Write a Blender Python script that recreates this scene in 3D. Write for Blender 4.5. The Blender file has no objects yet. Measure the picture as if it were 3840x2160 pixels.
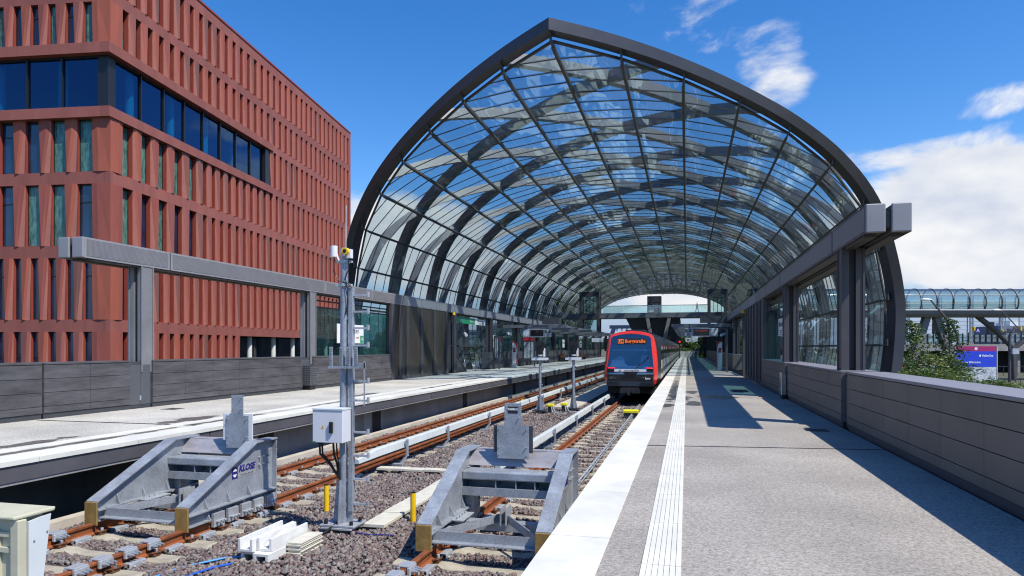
import bpy, bmesh, math, random
import numpy as np
from mathutils import Vector, Matrix
random.seed(7); RNG = np.random.default_rng(11)
R = math.radians
scene = bpy.context.scene
col = scene.collection
WL = {}                                   # world location of every thing's origin

# ------------------------------------------------------------------ helpers
def tag(o, label=None, cat=None, group=None, kind=None):
    if label: o['label'] = label
    if cat: o['category'] = cat
    if group: o['group'] = group
    if kind: o['kind'] = kind
    return o

def thing(name, label, cat, loc=(0, 0, 0), group=None):
    o = bpy.data.objects.new(name, None); col.objects.link(o)
    o.empty_display_size = 0.2
    o.location = loc; WL[o] = Vector(loc)
    return tag(o, label, cat, group)

def copy_tree(o, parent=None):
    c = o.copy(); col.objects.link(c)
    if parent is not None:
        c.parent = parent
    for ch in list(o.children):
        copy_tree(ch, c)
    return c

def dup(root, loc=None, label=None, rz=None, delta=None):
    c = copy_tree(root)
    if delta is not None: c.location = root.location + Vector(delta)
    if loc is not None: c.location = loc
    if rz is not None: c.rotation_euler.z = rz
    if label: c['label'] = label
    WL[c] = Vector(c.location)
    return c

class MB:
    """collects shapes (world coordinates) and links them as ONE mesh object"""
    def __init__(s):
        s.v = []; s.f = []; s.m = []; s.mi = 0
    def mat(s, i): s.mi = i; return s
    def add(s, vs, fs):
        n = len(s.v); s.v += [tuple(p) for p in vs]
        for f in fs:
            s.f.append(tuple(n + i for i in f)); s.m.append(s.mi)
        return s
    def box(s, x0, x1, y0, y1, z0, z1):
        vs = [(x0,y0,z0),(x1,y0,z0),(x1,y1,z0),(x0,y1,z0),(x0,y0,z1),(x1,y0,z1),(x1,y1,z1),(x0,y1,z1)]
        return s.add(vs, [(0,3,2,1),(4,5,6,7),(0,1,5,4),(1,2,6,5),(2,3,7,6),(3,0,4,7)])
    def hexa(s, b, t):
        """bottom quad b, top quad t, both counter-clockwise from above"""
        return s.add(list(b) + list(t), [(0,3,2,1),(4,5,6,7),(0,1,5,4),(1,2,6,5),(2,3,7,6),(3,0,4,7)])
    def bar(s, p0, p1, w, h, up=(0, 0, 1)):
        p0, p1 = Vector(p0), Vector(p1); d = (p1 - p0).normalized(); up = Vector(up)
        if abs(d.dot(up)) > .98: up = Vector((1, 0, 0))
        a = d.cross(up).normalized() * (w / 2); b = a.cross(d).normalized() * (h / 2)
        q = [(-a-b), (a-b), (a+b), (-a+b)]
        return s.add([p0+k for k in q] + [p1+k for k in q], [(0,3,2,1),(4,5,6,7),(0,1,5,4),(1,2,6,5),(2,3,7,6),(3,0,4,7)])
    def tube(s, p0, p1, r0, r1=None, n=12, cap=True):
        r1 = r0 if r1 is None else r1
        p0, p1 = Vector(p0), Vector(p1); d = (p1 - p0).normalized()
        a = d.orthogonal().normalized(); b = d.cross(a)
        vs = []
        for p, r in ((p0, r0), (p1, r1)):
            for i in range(n):
                t = 2*math.pi*i/n; vs.append(p + a*(r*math.cos(t)) + b*(r*math.sin(t)))
        fs = [(i, (i+1) % n, n+(i+1) % n, n+i) for i in range(n)]
        if cap: fs += [tuple(range(n-1, -1, -1)), tuple(range(n, 2*n))]
        return s.add(vs, fs)
    def path(s, pts, r, n=8):
        pts = [Vector(p) for p in pts]
        rr = r if isinstance(r, (list, tuple)) else [r]*len(pts)
        vs = []; ref = None
        for i, p in enumerate(pts):
            d = (pts[min(i+1, len(pts)-1)] - pts[max(i-1, 0)]).normalized()
            a = d.orthogonal().normalized() if ref is None else (ref - d*ref.dot(d)).normalized()
            ref = a; b = d.cross(a)
            for k in range(n):
                t = 2*math.pi*k/n; vs.append(p + a*(rr[i]*math.cos(t)) + b*(rr[i]*math.sin(t)))
        fs = []
        for i in range(len(pts)-1):
            for k in range(n):
                fs.append((i*n+k, i*n+(k+1) % n, (i+1)*n+(k+1) % n, (i+1)*n+k))
        fs += [tuple(range(n-1, -1, -1)), tuple((len(pts)-1)*n+k for k in range(n))]
        return s.add(vs, fs)
    def prism(s, poly, axis, a0, a1):
        """2-D polygon extruded along an axis ('x': poly is (y,z); 'y': (x,z); 'z': (x,y))"""
        def P(p, a):
            return {'x': (a, p[0], p[1]), 'y': (p[0], a, p[1]), 'z': (p[0], p[1], a)}[axis]
        n = len(poly); vs = [P(p, a0) for p in poly] + [P(p, a1) for p in poly]
        fs = [(i, (i+1) % n, n+(i+1) % n, n+i) for i in range(n)]
        fs += [tuple(range(n-1, -1, -1)), tuple(range(n, 2*n))]
        return s.add(vs, fs)
    def quad(s, a, b, c, d): return s.add([a, b, c, d], [(0, 1, 2, 3)])
    def ring(s, rings, closed=True, caps=False):
        n = len(rings[0]); vs = [p for r in rings for p in r]; fs = []
        for i in range(len(rings)-1):
            for k in range(n if closed else n-1):
                fs.append((i*n+k, i*n+(k+1) % n, (i+1)*n+(k+1) % n, (i+1)*n+k))
        if caps:
            fs += [tuple(range(n-1, -1, -1)), tuple((len(rings)-1)*n+k for k in range(n))]
        return s.add(vs, fs)
    def build(s, name, mats, parent=None, smooth=False, bevel=0, fixn=True, angle=35):
        if parent is not None: o0 = WL[parent]
        else:
            a = np.array([tuple(p) for p in s.v]); mn, mx = a.min(0), a.max(0)
            o0 = Vector(((mn[0]+mx[0])/2, (mn[1]+mx[1])/2, mn[2]))
        me = bpy.data.meshes.new(name)
        me.from_pydata([(p[0]-o0[0], p[1]-o0[1], p[2]-o0[2]) for p in s.v], [], s.f)
        for m in (mats if isinstance(mats, (list, tuple)) else [mats]): me.materials.append(m)
        me.polygons.foreach_set('material_index', s.m)
        if fixn:
            bm = bmesh.new(); bm.from_mesh(me); bmesh.ops.recalc_face_normals(bm, faces=bm.faces)
            bm.to_mesh(me); bm.free()
        if smooth:
            me.polygons.foreach_set('use_smooth', [True]*len(me.polygons))
            me.set_sharp_from_angle(angle=R(angle))
        me.update()
        o = bpy.data.objects.new(name, me); col.objects.link(o)
        if parent is not None:
            o.parent = parent; WL[o] = Vector(WL[parent])
        else:
            o.location = o0; WL[o] = Vector(o0)
        if bevel:
            b = o.modifiers.new('bevel', 'BEVEL'); b.width = bevel; b.segments = 2; b.limit_method = 'ANGLE'
            b.angle_limit = R(40); b.use_clamp_overlap = True
        return o

def text(name, body, size, mat, origin, right, up, parent=None, align='CENTER', bold=0.0, ext=.002, shear=0.0, sx=1.0):
    cu = bpy.data.curves.new(name, 'FONT'); cu.body = body; cu.size = size; cu.align_x = align; cu.align_y = 'CENTER'
    cu.offset = bold; cu.extrude = ext; cu.shear = shear; cu.resolution_u = 3
    ob = bpy.data.objects.new(name, cu); col.objects.link(ob)
    dg = bpy.context.evaluated_depsgraph_get(); dg.update()
    me = bpy.data.meshes.new_from_object(ob.evaluated_get(dg))
    bpy.data.objects.remove(ob); bpy.data.curves.remove(cu)
    r = Vector(right).normalized(); u = Vector(up).normalized(); n = r.cross(u)
    o0 = WL[parent] if parent is not None else Vector((0, 0, 0))
    M = Matrix(((r.x*sx, u.x, n.x, origin[0]-o0[0]), (r.y*sx, u.y, n.y, origin[1]-o0[1]), (r.z*sx, u.z, n.z, origin[2]-o0[2]), (0, 0, 0, 1)))
    me.transform(M); me.name = name; me.materials.clear(); me.materials.append(mat)
    o = bpy.data.objects.new(name, me); col.objects.link(o)
    if parent is not None: o.parent = parent; WL[o] = Vector(WL[parent])
    return o

# ---------------------------------------------------------------- materials
MATS = {}
def nd(nt, t, **kw):
    n = nt.nodes.new(t)
    for k, v in kw.items(): setattr(n, k, v)
    return n

def pbr(name, colr, rough=.6, metal=0., var=.12, scale=3., bump=0., bscale=40., col2=None, stretch=(1, 1, 1), spec=.5, detail=4, isl=0.):
    """procedural principled material: noise drives colour, roughness and bump"""
    if name in MATS: return MATS[name]
    m = bpy.data.materials.new(name); m.use_nodes = True; nt = m.node_tree
    b = nt.nodes['Principled BSDF']; b.inputs['Metallic'].default_value = metal
    b.inputs['Specular IOR Level'].default_value = spec
    tc = nd(nt, 'ShaderNodeTexCoord'); mp = nd(nt, 'ShaderNodeMapping'); mp.inputs['Scale'].default_value = stretch
    nt.links.new(tc.outputs['Object'], mp.inputs[0])
    no = nd(nt, 'ShaderNodeTexNoise'); no.inputs['Scale'].default_value = scale; no.inputs['Detail'].default_value = detail
    no.inputs['Roughness'].default_value = .65
    nt.links.new(mp.outputs[0], no.inputs['Vector'])
    cr = nd(nt, 'ShaderNodeValToRGB'); cr.color_ramp.elements[0].position = .3; cr.color_ramp.elements[1].position = .7
    c2 = col2 or tuple(min(1, c*(1+var)) for c in colr); c1 = tuple(c*(1-var) for c in colr)
    cr.color_ramp.elements[0].color = (*c1, 1); cr.color_ramp.elements[1].color = (*c2, 1)
    nt.links.new(no.outputs['Fac'], cr.inputs[0]); nt.links.new(cr.outputs[0], b.inputs['Base Color'])
    if isl:          # every panel or block of one mesh a touch lighter or darker than the next
        ge = nd(nt, 'ShaderNodeNewGeometry'); oi = nd(nt, 'ShaderNodeObjectInfo'); sm = nd(nt, 'ShaderNodeMath', operation='ADD'); fr = nd(nt, 'ShaderNodeMath', operation='FRACT')
        nt.links.new(ge.outputs['Random Per Island'], sm.inputs[0]); nt.links.new(oi.outputs['Random'], sm.inputs[1]); nt.links.new(sm.outputs[0], fr.inputs[0])
        m0 = nd(nt, 'ShaderNodeMapRange'); m0.inputs['To Min'].default_value = 1-isl; m0.inputs['To Max'].default_value = 1+isl; nt.links.new(fr.outputs[0], m0.inputs[0])
        sc = nd(nt, 'ShaderNodeVectorMath', operation='SCALE'); nt.links.new(cr.outputs[0], sc.inputs[0]); nt.links.new(m0.outputs[0], sc.inputs['Scale']); nt.links.new(sc.outputs[0], b.inputs['Base Color'])
    mr = nd(nt, 'ShaderNodeMapRange'); mr.inputs['To Min'].default_value = max(.02, rough-.08); mr.inputs['To Max'].default_value = min(1, rough+.08)
    nt.links.new(no.outputs['Fac'], mr.inputs[0]); nt.links.new(mr.outputs[0], b.inputs['Roughness'])
    if bump:
        n2 = nd(nt, 'ShaderNodeTexNoise'); n2.inputs['Scale'].default_value = bscale; n2.inputs['Detail'].default_value = 3
        nt.links.new(mp.outputs[0], n2.inputs['Vector'])
        bp = nd(nt, 'ShaderNodeBump'); bp.inputs['Strength'].default_value = bump; bp.inputs['Distance'].default_value = .02
        nt.links.new(n2.outputs['Fac'], bp.inputs['Height']); nt.links.new(bp.outputs[0], b.inputs['Normal'])
    MATS[name] = m
    return m

def emit(name, c, s):
    m = bpy.data.materials.new(name); m.use_nodes = True; nt = m.node_tree; b = nt.nodes['Principled BSDF']
    b.inputs['Base Color'].default_value = (c[0]*.3, c[1]*.3, c[2]*.3, 1)
    b.inputs['Emission Color'].default_value = (*c, 1); b.inputs['Emission Strength'].default_value = s
    return m

def glass(name, tint, refl=.06, haze=.0, hazecol=(.3, .3, .3), wav=.0, wscale=1., wstretch=(1, 1, 1), grough=.02, ior=1.5, fm=1.6, gcol=(1, 1, 1), lines=None):
    """thin pane: tinted see-through + fresnel mirror + a share of printed dots"""
    m = bpy.data.materials.new(name); m.use_nodes = True; nt = m.node_tree
    nt.nodes.remove(nt.nodes['Principled BSDF']); out = nt.nodes['Material Output']
    tr = nd(nt, 'ShaderNodeBsdfTransparent'); tr.inputs[0].default_value = (*tint, 1)
    gl = nd(nt, 'ShaderNodeBsdfGlossy'); gl.inputs['Roughness'].default_value = grough; gl.inputs['Color'].default_value = (*gcol, 1)
    lw = nd(nt, 'ShaderNodeFresnel'); lw.inputs['IOR'].default_value = ior
    ge = nd(nt, 'ShaderNodeNewGeometry')
    # keep the pane's fresnel the same seen from either side
    bf = nd(nt, 'ShaderNodeMapRange'); bf.inputs['To Min'].default_value = ior; bf.inputs['To Max'].default_value = 1/ior
    nt.links.new(ge.outputs['Backfacing'], bf.inputs[0]); nt.links.new(bf.outputs[0], lw.inputs['IOR'])
    ad = nd(nt, 'ShaderNodeMath', operation='MULTIPLY_ADD'); ad.inputs[1].default_value = fm; ad.inputs[2].default_value = refl; ad.use_clamp = True
    nt.links.new(lw.outputs[0], ad.inputs[0])
    mx = nd(nt, 'ShaderNodeMixShader'); nt.links.new(ad.outputs[0], mx.inputs[0])
    nt.links.new(tr.outputs[0], mx.inputs[1]); nt.links.new(gl.outputs[0], mx.inputs[2])
    tc = nd(nt, 'ShaderNodeTexCoord')
    if wav:
        mp = nd(nt, 'ShaderNodeMapping'); mp.inputs['Scale'].default_value = wstretch
        nt.links.new(tc.outputs['Object'], mp.inputs[0])
        no = nd(nt, 'ShaderNodeTexNoise'); no.inputs['Scale'].default_value = wscale; no.inputs['Detail'].default_value = 2
        nt.links.new(mp.outputs[0], no.inputs['Vector'])
        bp = nd(nt, 'ShaderNodeBump'); bp.inputs['Strength'].default_value = wav; bp.inputs['Distance'].default_value = .1
        nt.links.new(no.outputs['Fac'], bp.inputs['Height']); nt.links.new(bp.outputs[0], gl.inputs['Normal'])
    last = mx
    if haze:
        df = nd(nt, 'ShaderNodeBsdfDiffuse'); df.inputs[0].default_value = (*hazecol, 1)
        m2 = nd(nt, 'ShaderNodeMixShader'); m2.inputs[0].default_value = haze
        if lines:
            sx = nd(nt, 'ShaderNodeSeparateXYZ'); nt.links.new(tc.outputs['Object'], sx.inputs[0])
            mu = nd(nt, 'ShaderNodeMath', operation='MULTIPLY'); mu.inputs[1].default_value = lines; nt.links.new(sx.outputs['Z'], mu.inputs[0])
            fr = nd(nt, 'ShaderNodeMath', operation='FRACT'); nt.links.new(mu.outputs[0], fr.inputs[0])
            lt = nd(nt, 'ShaderNodeMath', operation='LESS_THAN'); lt.inputs[1].default_value = .45; nt.links.new(fr.outputs[0], lt.inputs[0])
            mm = nd(nt, 'ShaderNodeMath', operation='MULTIPLY'); mm.inputs[1].default_value = haze; nt.links.new(lt.outputs[0], mm.inputs[0])
            nt.links.new(mm.outputs[0], m2.inputs[0])
        nt.links.new(mx.outputs[0], m2.inputs[1]); nt.links.new(df.outputs[0], m2.inputs[2]); last = m2
    nt.links.new(last.outputs[0], out.inputs[0])
    return m

# a speckled washed-aggregate floor with damp patches
def floor_mat(name, a, b, spots=()):
    m = bpy.data.materials.new(name); m.use_nodes = True; nt = m.node_tree; bs = nt.nodes['Principled BSDF']
    tc = nd(nt, 'ShaderNodeTexCoord')
    ge = nd(nt, 'ShaderNodeNewGeometry')
    v = nd(nt, 'ShaderNodeTexVoronoi'); v.inputs['Scale'].default_value = 75; nt.links.new(ge.outputs['Position'], v.inputs['Vector'])
    sx = nd(nt, 'ShaderNodeSeparateXYZ'); nt.links.new(v.outputs['Color'], sx.inputs[0])
    cr = nd(nt, 'ShaderNodeValToRGB'); e = cr.color_ramp.elements
    e[0].position = .05; e[0].color = (*a, 1); e[1].position = .75; e[1].color = (*b, 1)
    n3 = nd(nt, 'ShaderNodeTexNoise'); n3.inputs['Scale'].default_value = 26; n3.inputs['Detail'].default_value = 5
    nt.links.new(ge.outputs['Position'], n3.inputs['Vector'])
    mxs = nd(nt, 'ShaderNodeMath', operation='MULTIPLY_ADD'); mxs.inputs[1].default_value = 1.5; mxs.inputs[2].default_value = -.25
    nt.links.new(n3.outputs['Fac'], mxs.inputs[0])
    av = nd(nt, 'ShaderNodeMath', operation='ADD'); nt.links.new(sx.outputs[0], av.inputs[0]); nt.links.new(mxs.outputs[0], av.inputs[1])
    hf = nd(nt, 'ShaderNodeMath', operation='MULTIPLY'); hf.inputs[1].default_value = .5; nt.links.new(av.outputs[0], hf.inputs[0])
    nt.links.new(hf.outputs[0], cr.inputs[0])
    n = nd(nt, 'ShaderNodeTexNoise'); n.inputs['Scale'].default_value = .55; n.inputs['Detail'].default_value = 6; nt.links.new(ge.outputs['Position'], n.inputs['Vector'])
    mr = nd(nt, 'ShaderNodeMapRange'); mr.inputs['From Min'].default_value = .3; mr.inputs['From Max'].default_value = .7; mr.inputs['To Min'].default_value = .74; mr.inputs['To Max'].default_value = 1.1
    nt.links.new(n.outputs['Fac'], mr.inputs[0])
    fac = mr.outputs[0]
    # damp patches left by rain: ragged ellipses (x, y, rx, ry)
    n2 = nd(nt, 'ShaderNodeTexNoise'); n2.inputs['Scale'].default_value = 1.6; n2.inputs['Detail'].default_value = 4; nt.links.new(ge.outputs['Position'], n2.inputs['Vector'])
    for (px, py, rx, ry) in spots:
        sb = nd(nt, 'ShaderNodeVectorMath', operation='SUBTRACT'); sb.inputs[1].default_value = (px, py, 0); nt.links.new(ge.outputs['Position'], sb.inputs[0])
        ml = nd(nt, 'ShaderNodeVectorMath', operation='MULTIPLY'); ml.inputs[1].default_value = (1/rx, 1/ry, 0); nt.links.new(sb.outputs[0], ml.inputs[0])
        ln = nd(nt, 'ShaderNodeVectorMath', operation='LENGTH'); nt.links.new(ml.outputs[0], ln.inputs[0])
        ma = nd(nt, 'ShaderNodeMath', operation='MULTIPLY_ADD'); ma.inputs[1].default_value = 2.6; nt.links.new(n2.outputs['Fac'], ma.inputs[0]); nt.links.new(ln.outputs['Value'], ma.inputs[2])
        m2 = nd(nt, 'ShaderNodeMapRange'); m2.inputs['From Min'].default_value = 2.02; m2.inputs['From Max'].default_value = 2.2; m2.inputs['To Min'].default_value = .3; m2.inputs['To Max'].default_value = 1.
        nt.links.new(ma.outputs[0], m2.inputs[0])
        mu = nd(nt, 'ShaderNodeMath', operation='MULTIPLY'); nt.links.new(fac, mu.inputs[0]); nt.links.new(m2.outputs[0], mu.inputs[1]); fac = mu.outputs[0]
    mix = nd(nt, 'ShaderNodeVectorMath', operation='SCALE'); nt.links.new(cr.outputs[0], mix.inputs[0]); nt.links.new(fac, mix.inputs['Scale'])
    nt.links.new(mix.outputs[0], bs.inputs['Base Color'])
    rr = nd(nt, 'ShaderNodeMapRange'); rr.inputs['From Min'].default_value = .3; rr.inputs['From Max'].default_value = .8; rr.inputs['To Min'].default_value = .25; rr.inputs['To Max'].default_value = .85
    nt.links.new(fac, rr.inputs[0]); nt.links.new(rr.outputs[0], bs.inputs['Roughness'])
    bp = nd(nt, 'ShaderNodeBump'); bp.inputs['Strength'].default_value = .25; bp.inputs['Distance'].default_value = .006
    nt.links.new(sx.outputs[0], bp.inputs['Height']); nt.links.new(bp.outputs[0], bs.inputs['Normal'])
    return m

# zinc-coated steel with crystal spangle and rain runs
def zinc(name, base=(.33, .36, .40), s=28):
    m = bpy.data.materials.new(name); m.use_nodes = True; nt = m.node_tree; b = nt.nodes['Principled BSDF']
    tc = nd(nt, 'ShaderNodeTexCoord')
    v = nd(nt, 'ShaderNodeTexVoronoi'); v.inputs['Scale'].default_value = s; nt.links.new(tc.outputs['Object'], v.inputs['Vector'])
    sx = nd(nt, 'ShaderNodeSeparateXYZ'); nt.links.new(v.outputs['Color'], sx.inputs[0])
    n = nd(nt, 'ShaderNodeTexNoise'); n.inputs['Scale'].default_value = 3; n.inputs['Detail'].default_value = 7; n.inputs['Roughness'].default_value = .7
    nt.links.new(tc.outputs['Object'], n.inputs['Vector'])
    ad = nd(nt, 'ShaderNodeMath', operation='MULTIPLY_ADD'); ad.inputs[1].default_value = .22; nt.links.new(sx.outputs[0], ad.inputs[0]); nt.links.new(n.outputs['Fac'], ad.inputs[2])
    cr = nd(nt, 'ShaderNodeValToRGB'); e = cr.color_ramp.elements; e[0].position = .4; e[1].position = .95
    e[0].color = (*[c*.72 for c in base], 1); e[1].color = (*[min(1, c*1.5) for c in base], 1)
    nt.links.new(ad.outputs[0], cr.inputs[0]); nt.links.new(cr.outputs[0], b.inputs['Base Color'])
    b.inputs['Metallic'].default_value = .35
    mr = nd(nt, 'ShaderNodeMapRange'); mr.inputs['To Min'].default_value = .38; mr.inputs['To Max'].default_value = .6
    nt.links.new(sx.outputs[1], mr.inputs[0]); nt.links.new(mr.outputs[0], b.inputs['Roughness'])
    return m

M = {}
M['steel'] = pbr('dark mica steel', (.085, .077, .08), .5, .25, .10, 1.5, .03, 60)
M['steel_arch'] = pbr('arch steel', (.072, .067, .07), .36, .4, .08, .8)
M['steel_diag_lit'] = pbr('diagonal steel painted sunlit', (.23, .225, .22), .45, .2, .08, .8)  # same steel as the end arch, lightened to paint in sunlight
M['steel_lite'] = pbr('perforated grey cladding', (.30, .29, .30), .5, .2, .08, 2)
M['steel_col_lit'] = pbr('column steel painted sunlit', (.22, .215, .22), .5, .2, .1, 1.5)  # lit copy of the column steel: sunlight on the left columns put into the colour
M['purlin'] = pbr('purlin steel', (.085, .08, .07), .5, .2, .1, 2)
M['paint_dark'] = pbr('dark grey paint', (.05, .052, .058), .5, 0, .12, 3)
M['frame_black'] = pbr('black frame', (.012, .012, .014), .4, 0, .1, 3)
M['parapet_l'] = pbr('weathered dark concrete panels', (.075, .072, .076), .7, 0, .5, 1.6, .15, 30, stretch=(1, .6, 3.5), detail=8, isl=.10)
M['parapet_r'] = pbr('taupe concrete panels', (.15, .130, .110), .62, 0, .16, 1.1, .05, 60, detail=7, isl=.07)
M['cap'] = pbr('grey wall cap', (.22, .21, .225), .5, 0, .08, 1.5)
M['concrete'] = pbr('grey concrete', (.27, .26, .25), .8, 0, .22, 1.2, .12, 12, detail=8)
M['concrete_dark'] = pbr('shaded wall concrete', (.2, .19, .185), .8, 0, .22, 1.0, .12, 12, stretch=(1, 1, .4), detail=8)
M['beige_conc'] = pbr('beige concrete', (.5, .45, .37), .8, 0, .14, 2.5, .1, 30, detail=7)
M['white_conc'] = pbr('fresh white concrete', (.66, .66, .63), .75, 0, .1, 7, .12, 40, detail=8)
M['cream_slab'] = pbr('cream cover slabs', (.58, .55, .45), .75, 0, .12, 9, .1, 40)
M['sleeper'] = pbr('sleeper concrete', (.37, .33, .25), .85, 0, .25, 5, .25, 45, detail=8)
M['fascia'] = pbr('platform fascia', (.085, .082, .09), .6, 0, .2, 1.2, .05, 20, detail=7)
M['white_strip'] = pbr('white platform strip', (.66, .645, .57), .7, 0, .14, 1.4, .05, 60, detail=7, isl=.03)
M['rust'] = pbr('rusty rail', (.24, .07, .02), .75, .1, .45, 9, .2, 60, detail=7, stretch=(1, .35, 1))
M['clip'] = pbr('rusty clip', (.13, .05, .02), .8, 0, .3, 20)
M['zinc'] = zinc('galvanised steel', (.33, .355, .385), 75)
M['zinc_lite'] = zinc('bright galvanised castings', (.42, .44, .46), 90)
M['zinc_mast'] = zinc('galvanised mast', (.29, .315, .36), 60)
M['ochre'] = pbr('ochre impact pad', (.26, .16, .045), .6, 0, .35, 5, .1, 30)
M['cable'] = pbr('black cable', (.01, .01, .01), .45, 0, .1, 5)
M['blue_cable'] = pbr('blue cable', (.02, .1, .5), .4, 0, .15, 5)
M['blue_lt'] = pbr('light blue cable', (.06, .3, .7), .4, 0, .15, 5)
M['yellow'] = pbr('yellow paint', (.82, .5, .01), .45, 0, .1, 6)
M['yellow2'] = pbr('lemon yellow', (.8, .72, .02), .5, 0, .1, 6)
M['white'] = pbr('white paint', (.72, .72, .72), .4, 0, .04, 3)
M['box_white'] = pbr('cabinet white', (.66, .66, .68), .35, 0, .03, 4)
M['cream'] = pbr('cream plastic', (.52, .5, .36), .55, 0, .1, 3, .03, 40)
M['pale'] = pbr('pale panel', (.62, .66, .66), .45, 0, .04, 3)
M['rail_cover'] = pbr('pale grey plastic cover', (.5, .53, .52), .55, 0, .08, 3)
M['red'] = pbr('train red', (.72, .035, .025), .3, 0, .05, 2)
M['red_sign'] = pbr('sign red', (.6, .03, .04), .4, 0, .05, 2)
M['black_gloss'] = pbr('black gloss', (.012, .012, .016), .12, 0, .1, 2)
M['train_black'] = pbr('train black', (.02, .021, .025), .35, 0, .15, 3)
M['train_steel'] = pbr('brushed stainless', (.52, .51, .48), .35, .25, .12, 4, stretch=(1, .1, 6))
M['train_window'] = pbr('train window', (.016, .018, .022), .06, 0, .1, 2, spec=.8)
M['windscreen'] = pbr('windscreen', (.008, .022, .055), .05, 0, .3, 1.2, spec=.9)
M['under'] = pbr('underframe', (.012, .012, .012), .8, 0, .3, 6)
M['sign_white'] = pbr('sign white', (.75, .76, .76), .4, 0, .03, 3)
M['ink'] = pbr('black ink', (.015, .015, .018), .5, 0, .05, 3)
M['ink_blue'] = pbr('navy ink', (.02, .015, .16), .5, 0, .05, 3)
M['ink_grey'] = pbr('grey ink', (.2, .2, .2), .5, 0, .05, 3)
M['green_sign'] = pbr('sign green', (.02, .28, .12), .4, 0, .05, 3)
M['brown_panel'] = pbr('bronze mesh panel', (.07, .056, .04), .3, .2, .3, .5, stretch=(1, 1.5, .35), spec=.5)
M['wood'] = pbr('reddish bench wood', (.3, .09, .03), .55, 0, .25, 6, stretch=(1, 1, 8))
M['magenta'] = pbr('magenta print', (.33, .01, .11), .45, 0, .05, 2)
M['blueprint'] = pbr('blue print', (.01, .045, .52), .45, 0, .05, 2)
M['mapprint'] = pbr('map print', (.4, .45, .5), .5, 0, .5, 6, col2=(.62, .66, .7))
M['asphalt'] = pbr('asphalt', (.1, .1, .1), .9, 0, .2, 2, .1, 50)
M['pave'] = pbr('pale paving', (.36, .35, .33), .85, 0, .12, 2, .1, 20)
M['earth'] = pbr('grass and earth', (.07, .085, .035), .95, 0, .4, .4, .3, 6, col2=(.13, .12, .07))
M['bark'] = pbr('bark', (.1, .08, .06), .9, 0, .3, 8, .3, 20)
M['led'] = emit('amber led', (1., .18, .012), .62)
M['redlamp'] = emit('red lamp', (1., .02, .03), 1.0)
M['orange'] = pbr('orange plastic', (.85, .14, .02), .5, 0, .05, 3)
M['skin'] = pbr('skin', (.5, .32, .24), .6, 0, .05, 5)
M['cloth_navy'] = pbr('navy jacket', (.03, .05, .09), .85, 0, .2, 8)
M['cloth_black'] = pbr('black clothing', (.015, .015, .017), .85, 0, .2, 8)
M['cloth_grey'] = pbr('grey clothing', (.2, .2, .2), .85, 0, .2, 8)
M['hair_pale'] = pbr('white hair', (.6, .57, .5), .8, 0, .1, 10)
M['hair_dark'] = pbr('dark hair', (.04, .03, .02), .8, 0, .1, 10)
M['navy_steel'] = pbr('navy bridge steel', (.03, .05, .1), .5, 0, .1, 2)
M['conc_bridge'] = pbr('bridge soffit', (.17, .165, .16), .7, 0, .12, .7)
M['roof_glass'] = glass('roof glass', (.74, .86, .90), .095, .05, (.16, .19, .21), 1.0, .5, (1, .22, 1), .03, gcol=(.86, .98, .98), fm=1.25)
M['screen_glass'] = glass('screen glass', (.46, .72, .69), .05, .14, (.045, .11, .115), .12, .8, (1, 1, 1), .02)
M['clear_glass'] = glass('clear glass', (.87, .955, .95), .04, .0)
M['tube_glass'] = glass('tube glass', (.62, .78, .78), .14, .10, (.4, .52, .52), .15, .6, (1, 1, 1), .05)
M['blue_glass'] = glass('ribbon glass', (.26, .62, .74), .05, .0, wav=.05, wscale=.4, grough=.01, gcol=(.34, .52, .85), fm=1.1)
M['office_glass'] = pbr('office window', (.008, .025, .06), .05, 0, .5, .7, spec=1.)
M['office_film'] = pbr('window with film', (.03, .10, .085), .1, 0, .6, 2.2, stretch=(3, 3, .8), spec=.7, col2=(.12, .3, .24), detail=6)
TERRA = [pbr('terracotta concrete', (.30, .078, .055), .75, 0, .16, 1.1, .06, 25, detail=7, stretch=(1, 1, .22), isl=.10),
         pbr('rosy terracotta concrete', (.27, .085, .066), .75, 0, .16, 1.1, .06, 25, detail=7, stretch=(1, 1, .22), isl=.10),
         pbr('orange terracotta concrete', (.33, .085, .05), .75, 0, .16, 1.1, .06, 25, detail=7, stretch=(1, 1, .22), isl=.10),
         pbr('brown terracotta concrete', (.195, .078, .062), .75, 0, .16, 1.1, .06, 25, detail=7, stretch=(1, 1, .22), isl=.10)]
M['jamb'] = pbr('red window jamb', (.28, .05, .03), .55, 0, .08, 2)
def leaf_mat(name, a, b):
    m = bpy.data.materials.new(name); m.use_nodes = True; nt = m.node_tree; bs = nt.nodes['Principled BSDF']
    ge = nd(nt, 'ShaderNodeNewGeometry'); cr = nd(nt, 'ShaderNodeValToRGB')
    cr.color_ramp.elements[0].color = (*a, 1); cr.color_ramp.elements[1].color = (*b, 1)
    nt.links.new(ge.outputs['Random Per Island'], cr.inputs[0]); nt.links.new(cr.outputs[0], bs.inputs['Base Color'])
    bs.inputs['Roughness'].default_value = .5
    tl = nd(nt, 'ShaderNodeBsdfTranslucent'); nt.links.new(cr.outputs[0], tl.inputs[0])
    mx = nd(nt, 'ShaderNodeMixShader'); mx.inputs[0].default_value = .3
    nt.links.new(bs.outputs[0], mx.inputs[1]); nt.links.new(tl.outputs[0], mx.inputs[2])
    nt.links.new(mx.outputs[0], nt.nodes['Material Output'].inputs[0])
    return m
M['leaf'] = leaf_mat('mid green leaves', (.035, .075, .014), (.13, .2, .035))
M['leaf_dark'] = leaf_mat('dark green leaves', (.02, .05, .014), (.07, .13, .03))
M['leaf_lite'] = leaf_mat('yellow green leaves', (.07, .11, .02), (.2, .24, .05))
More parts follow.
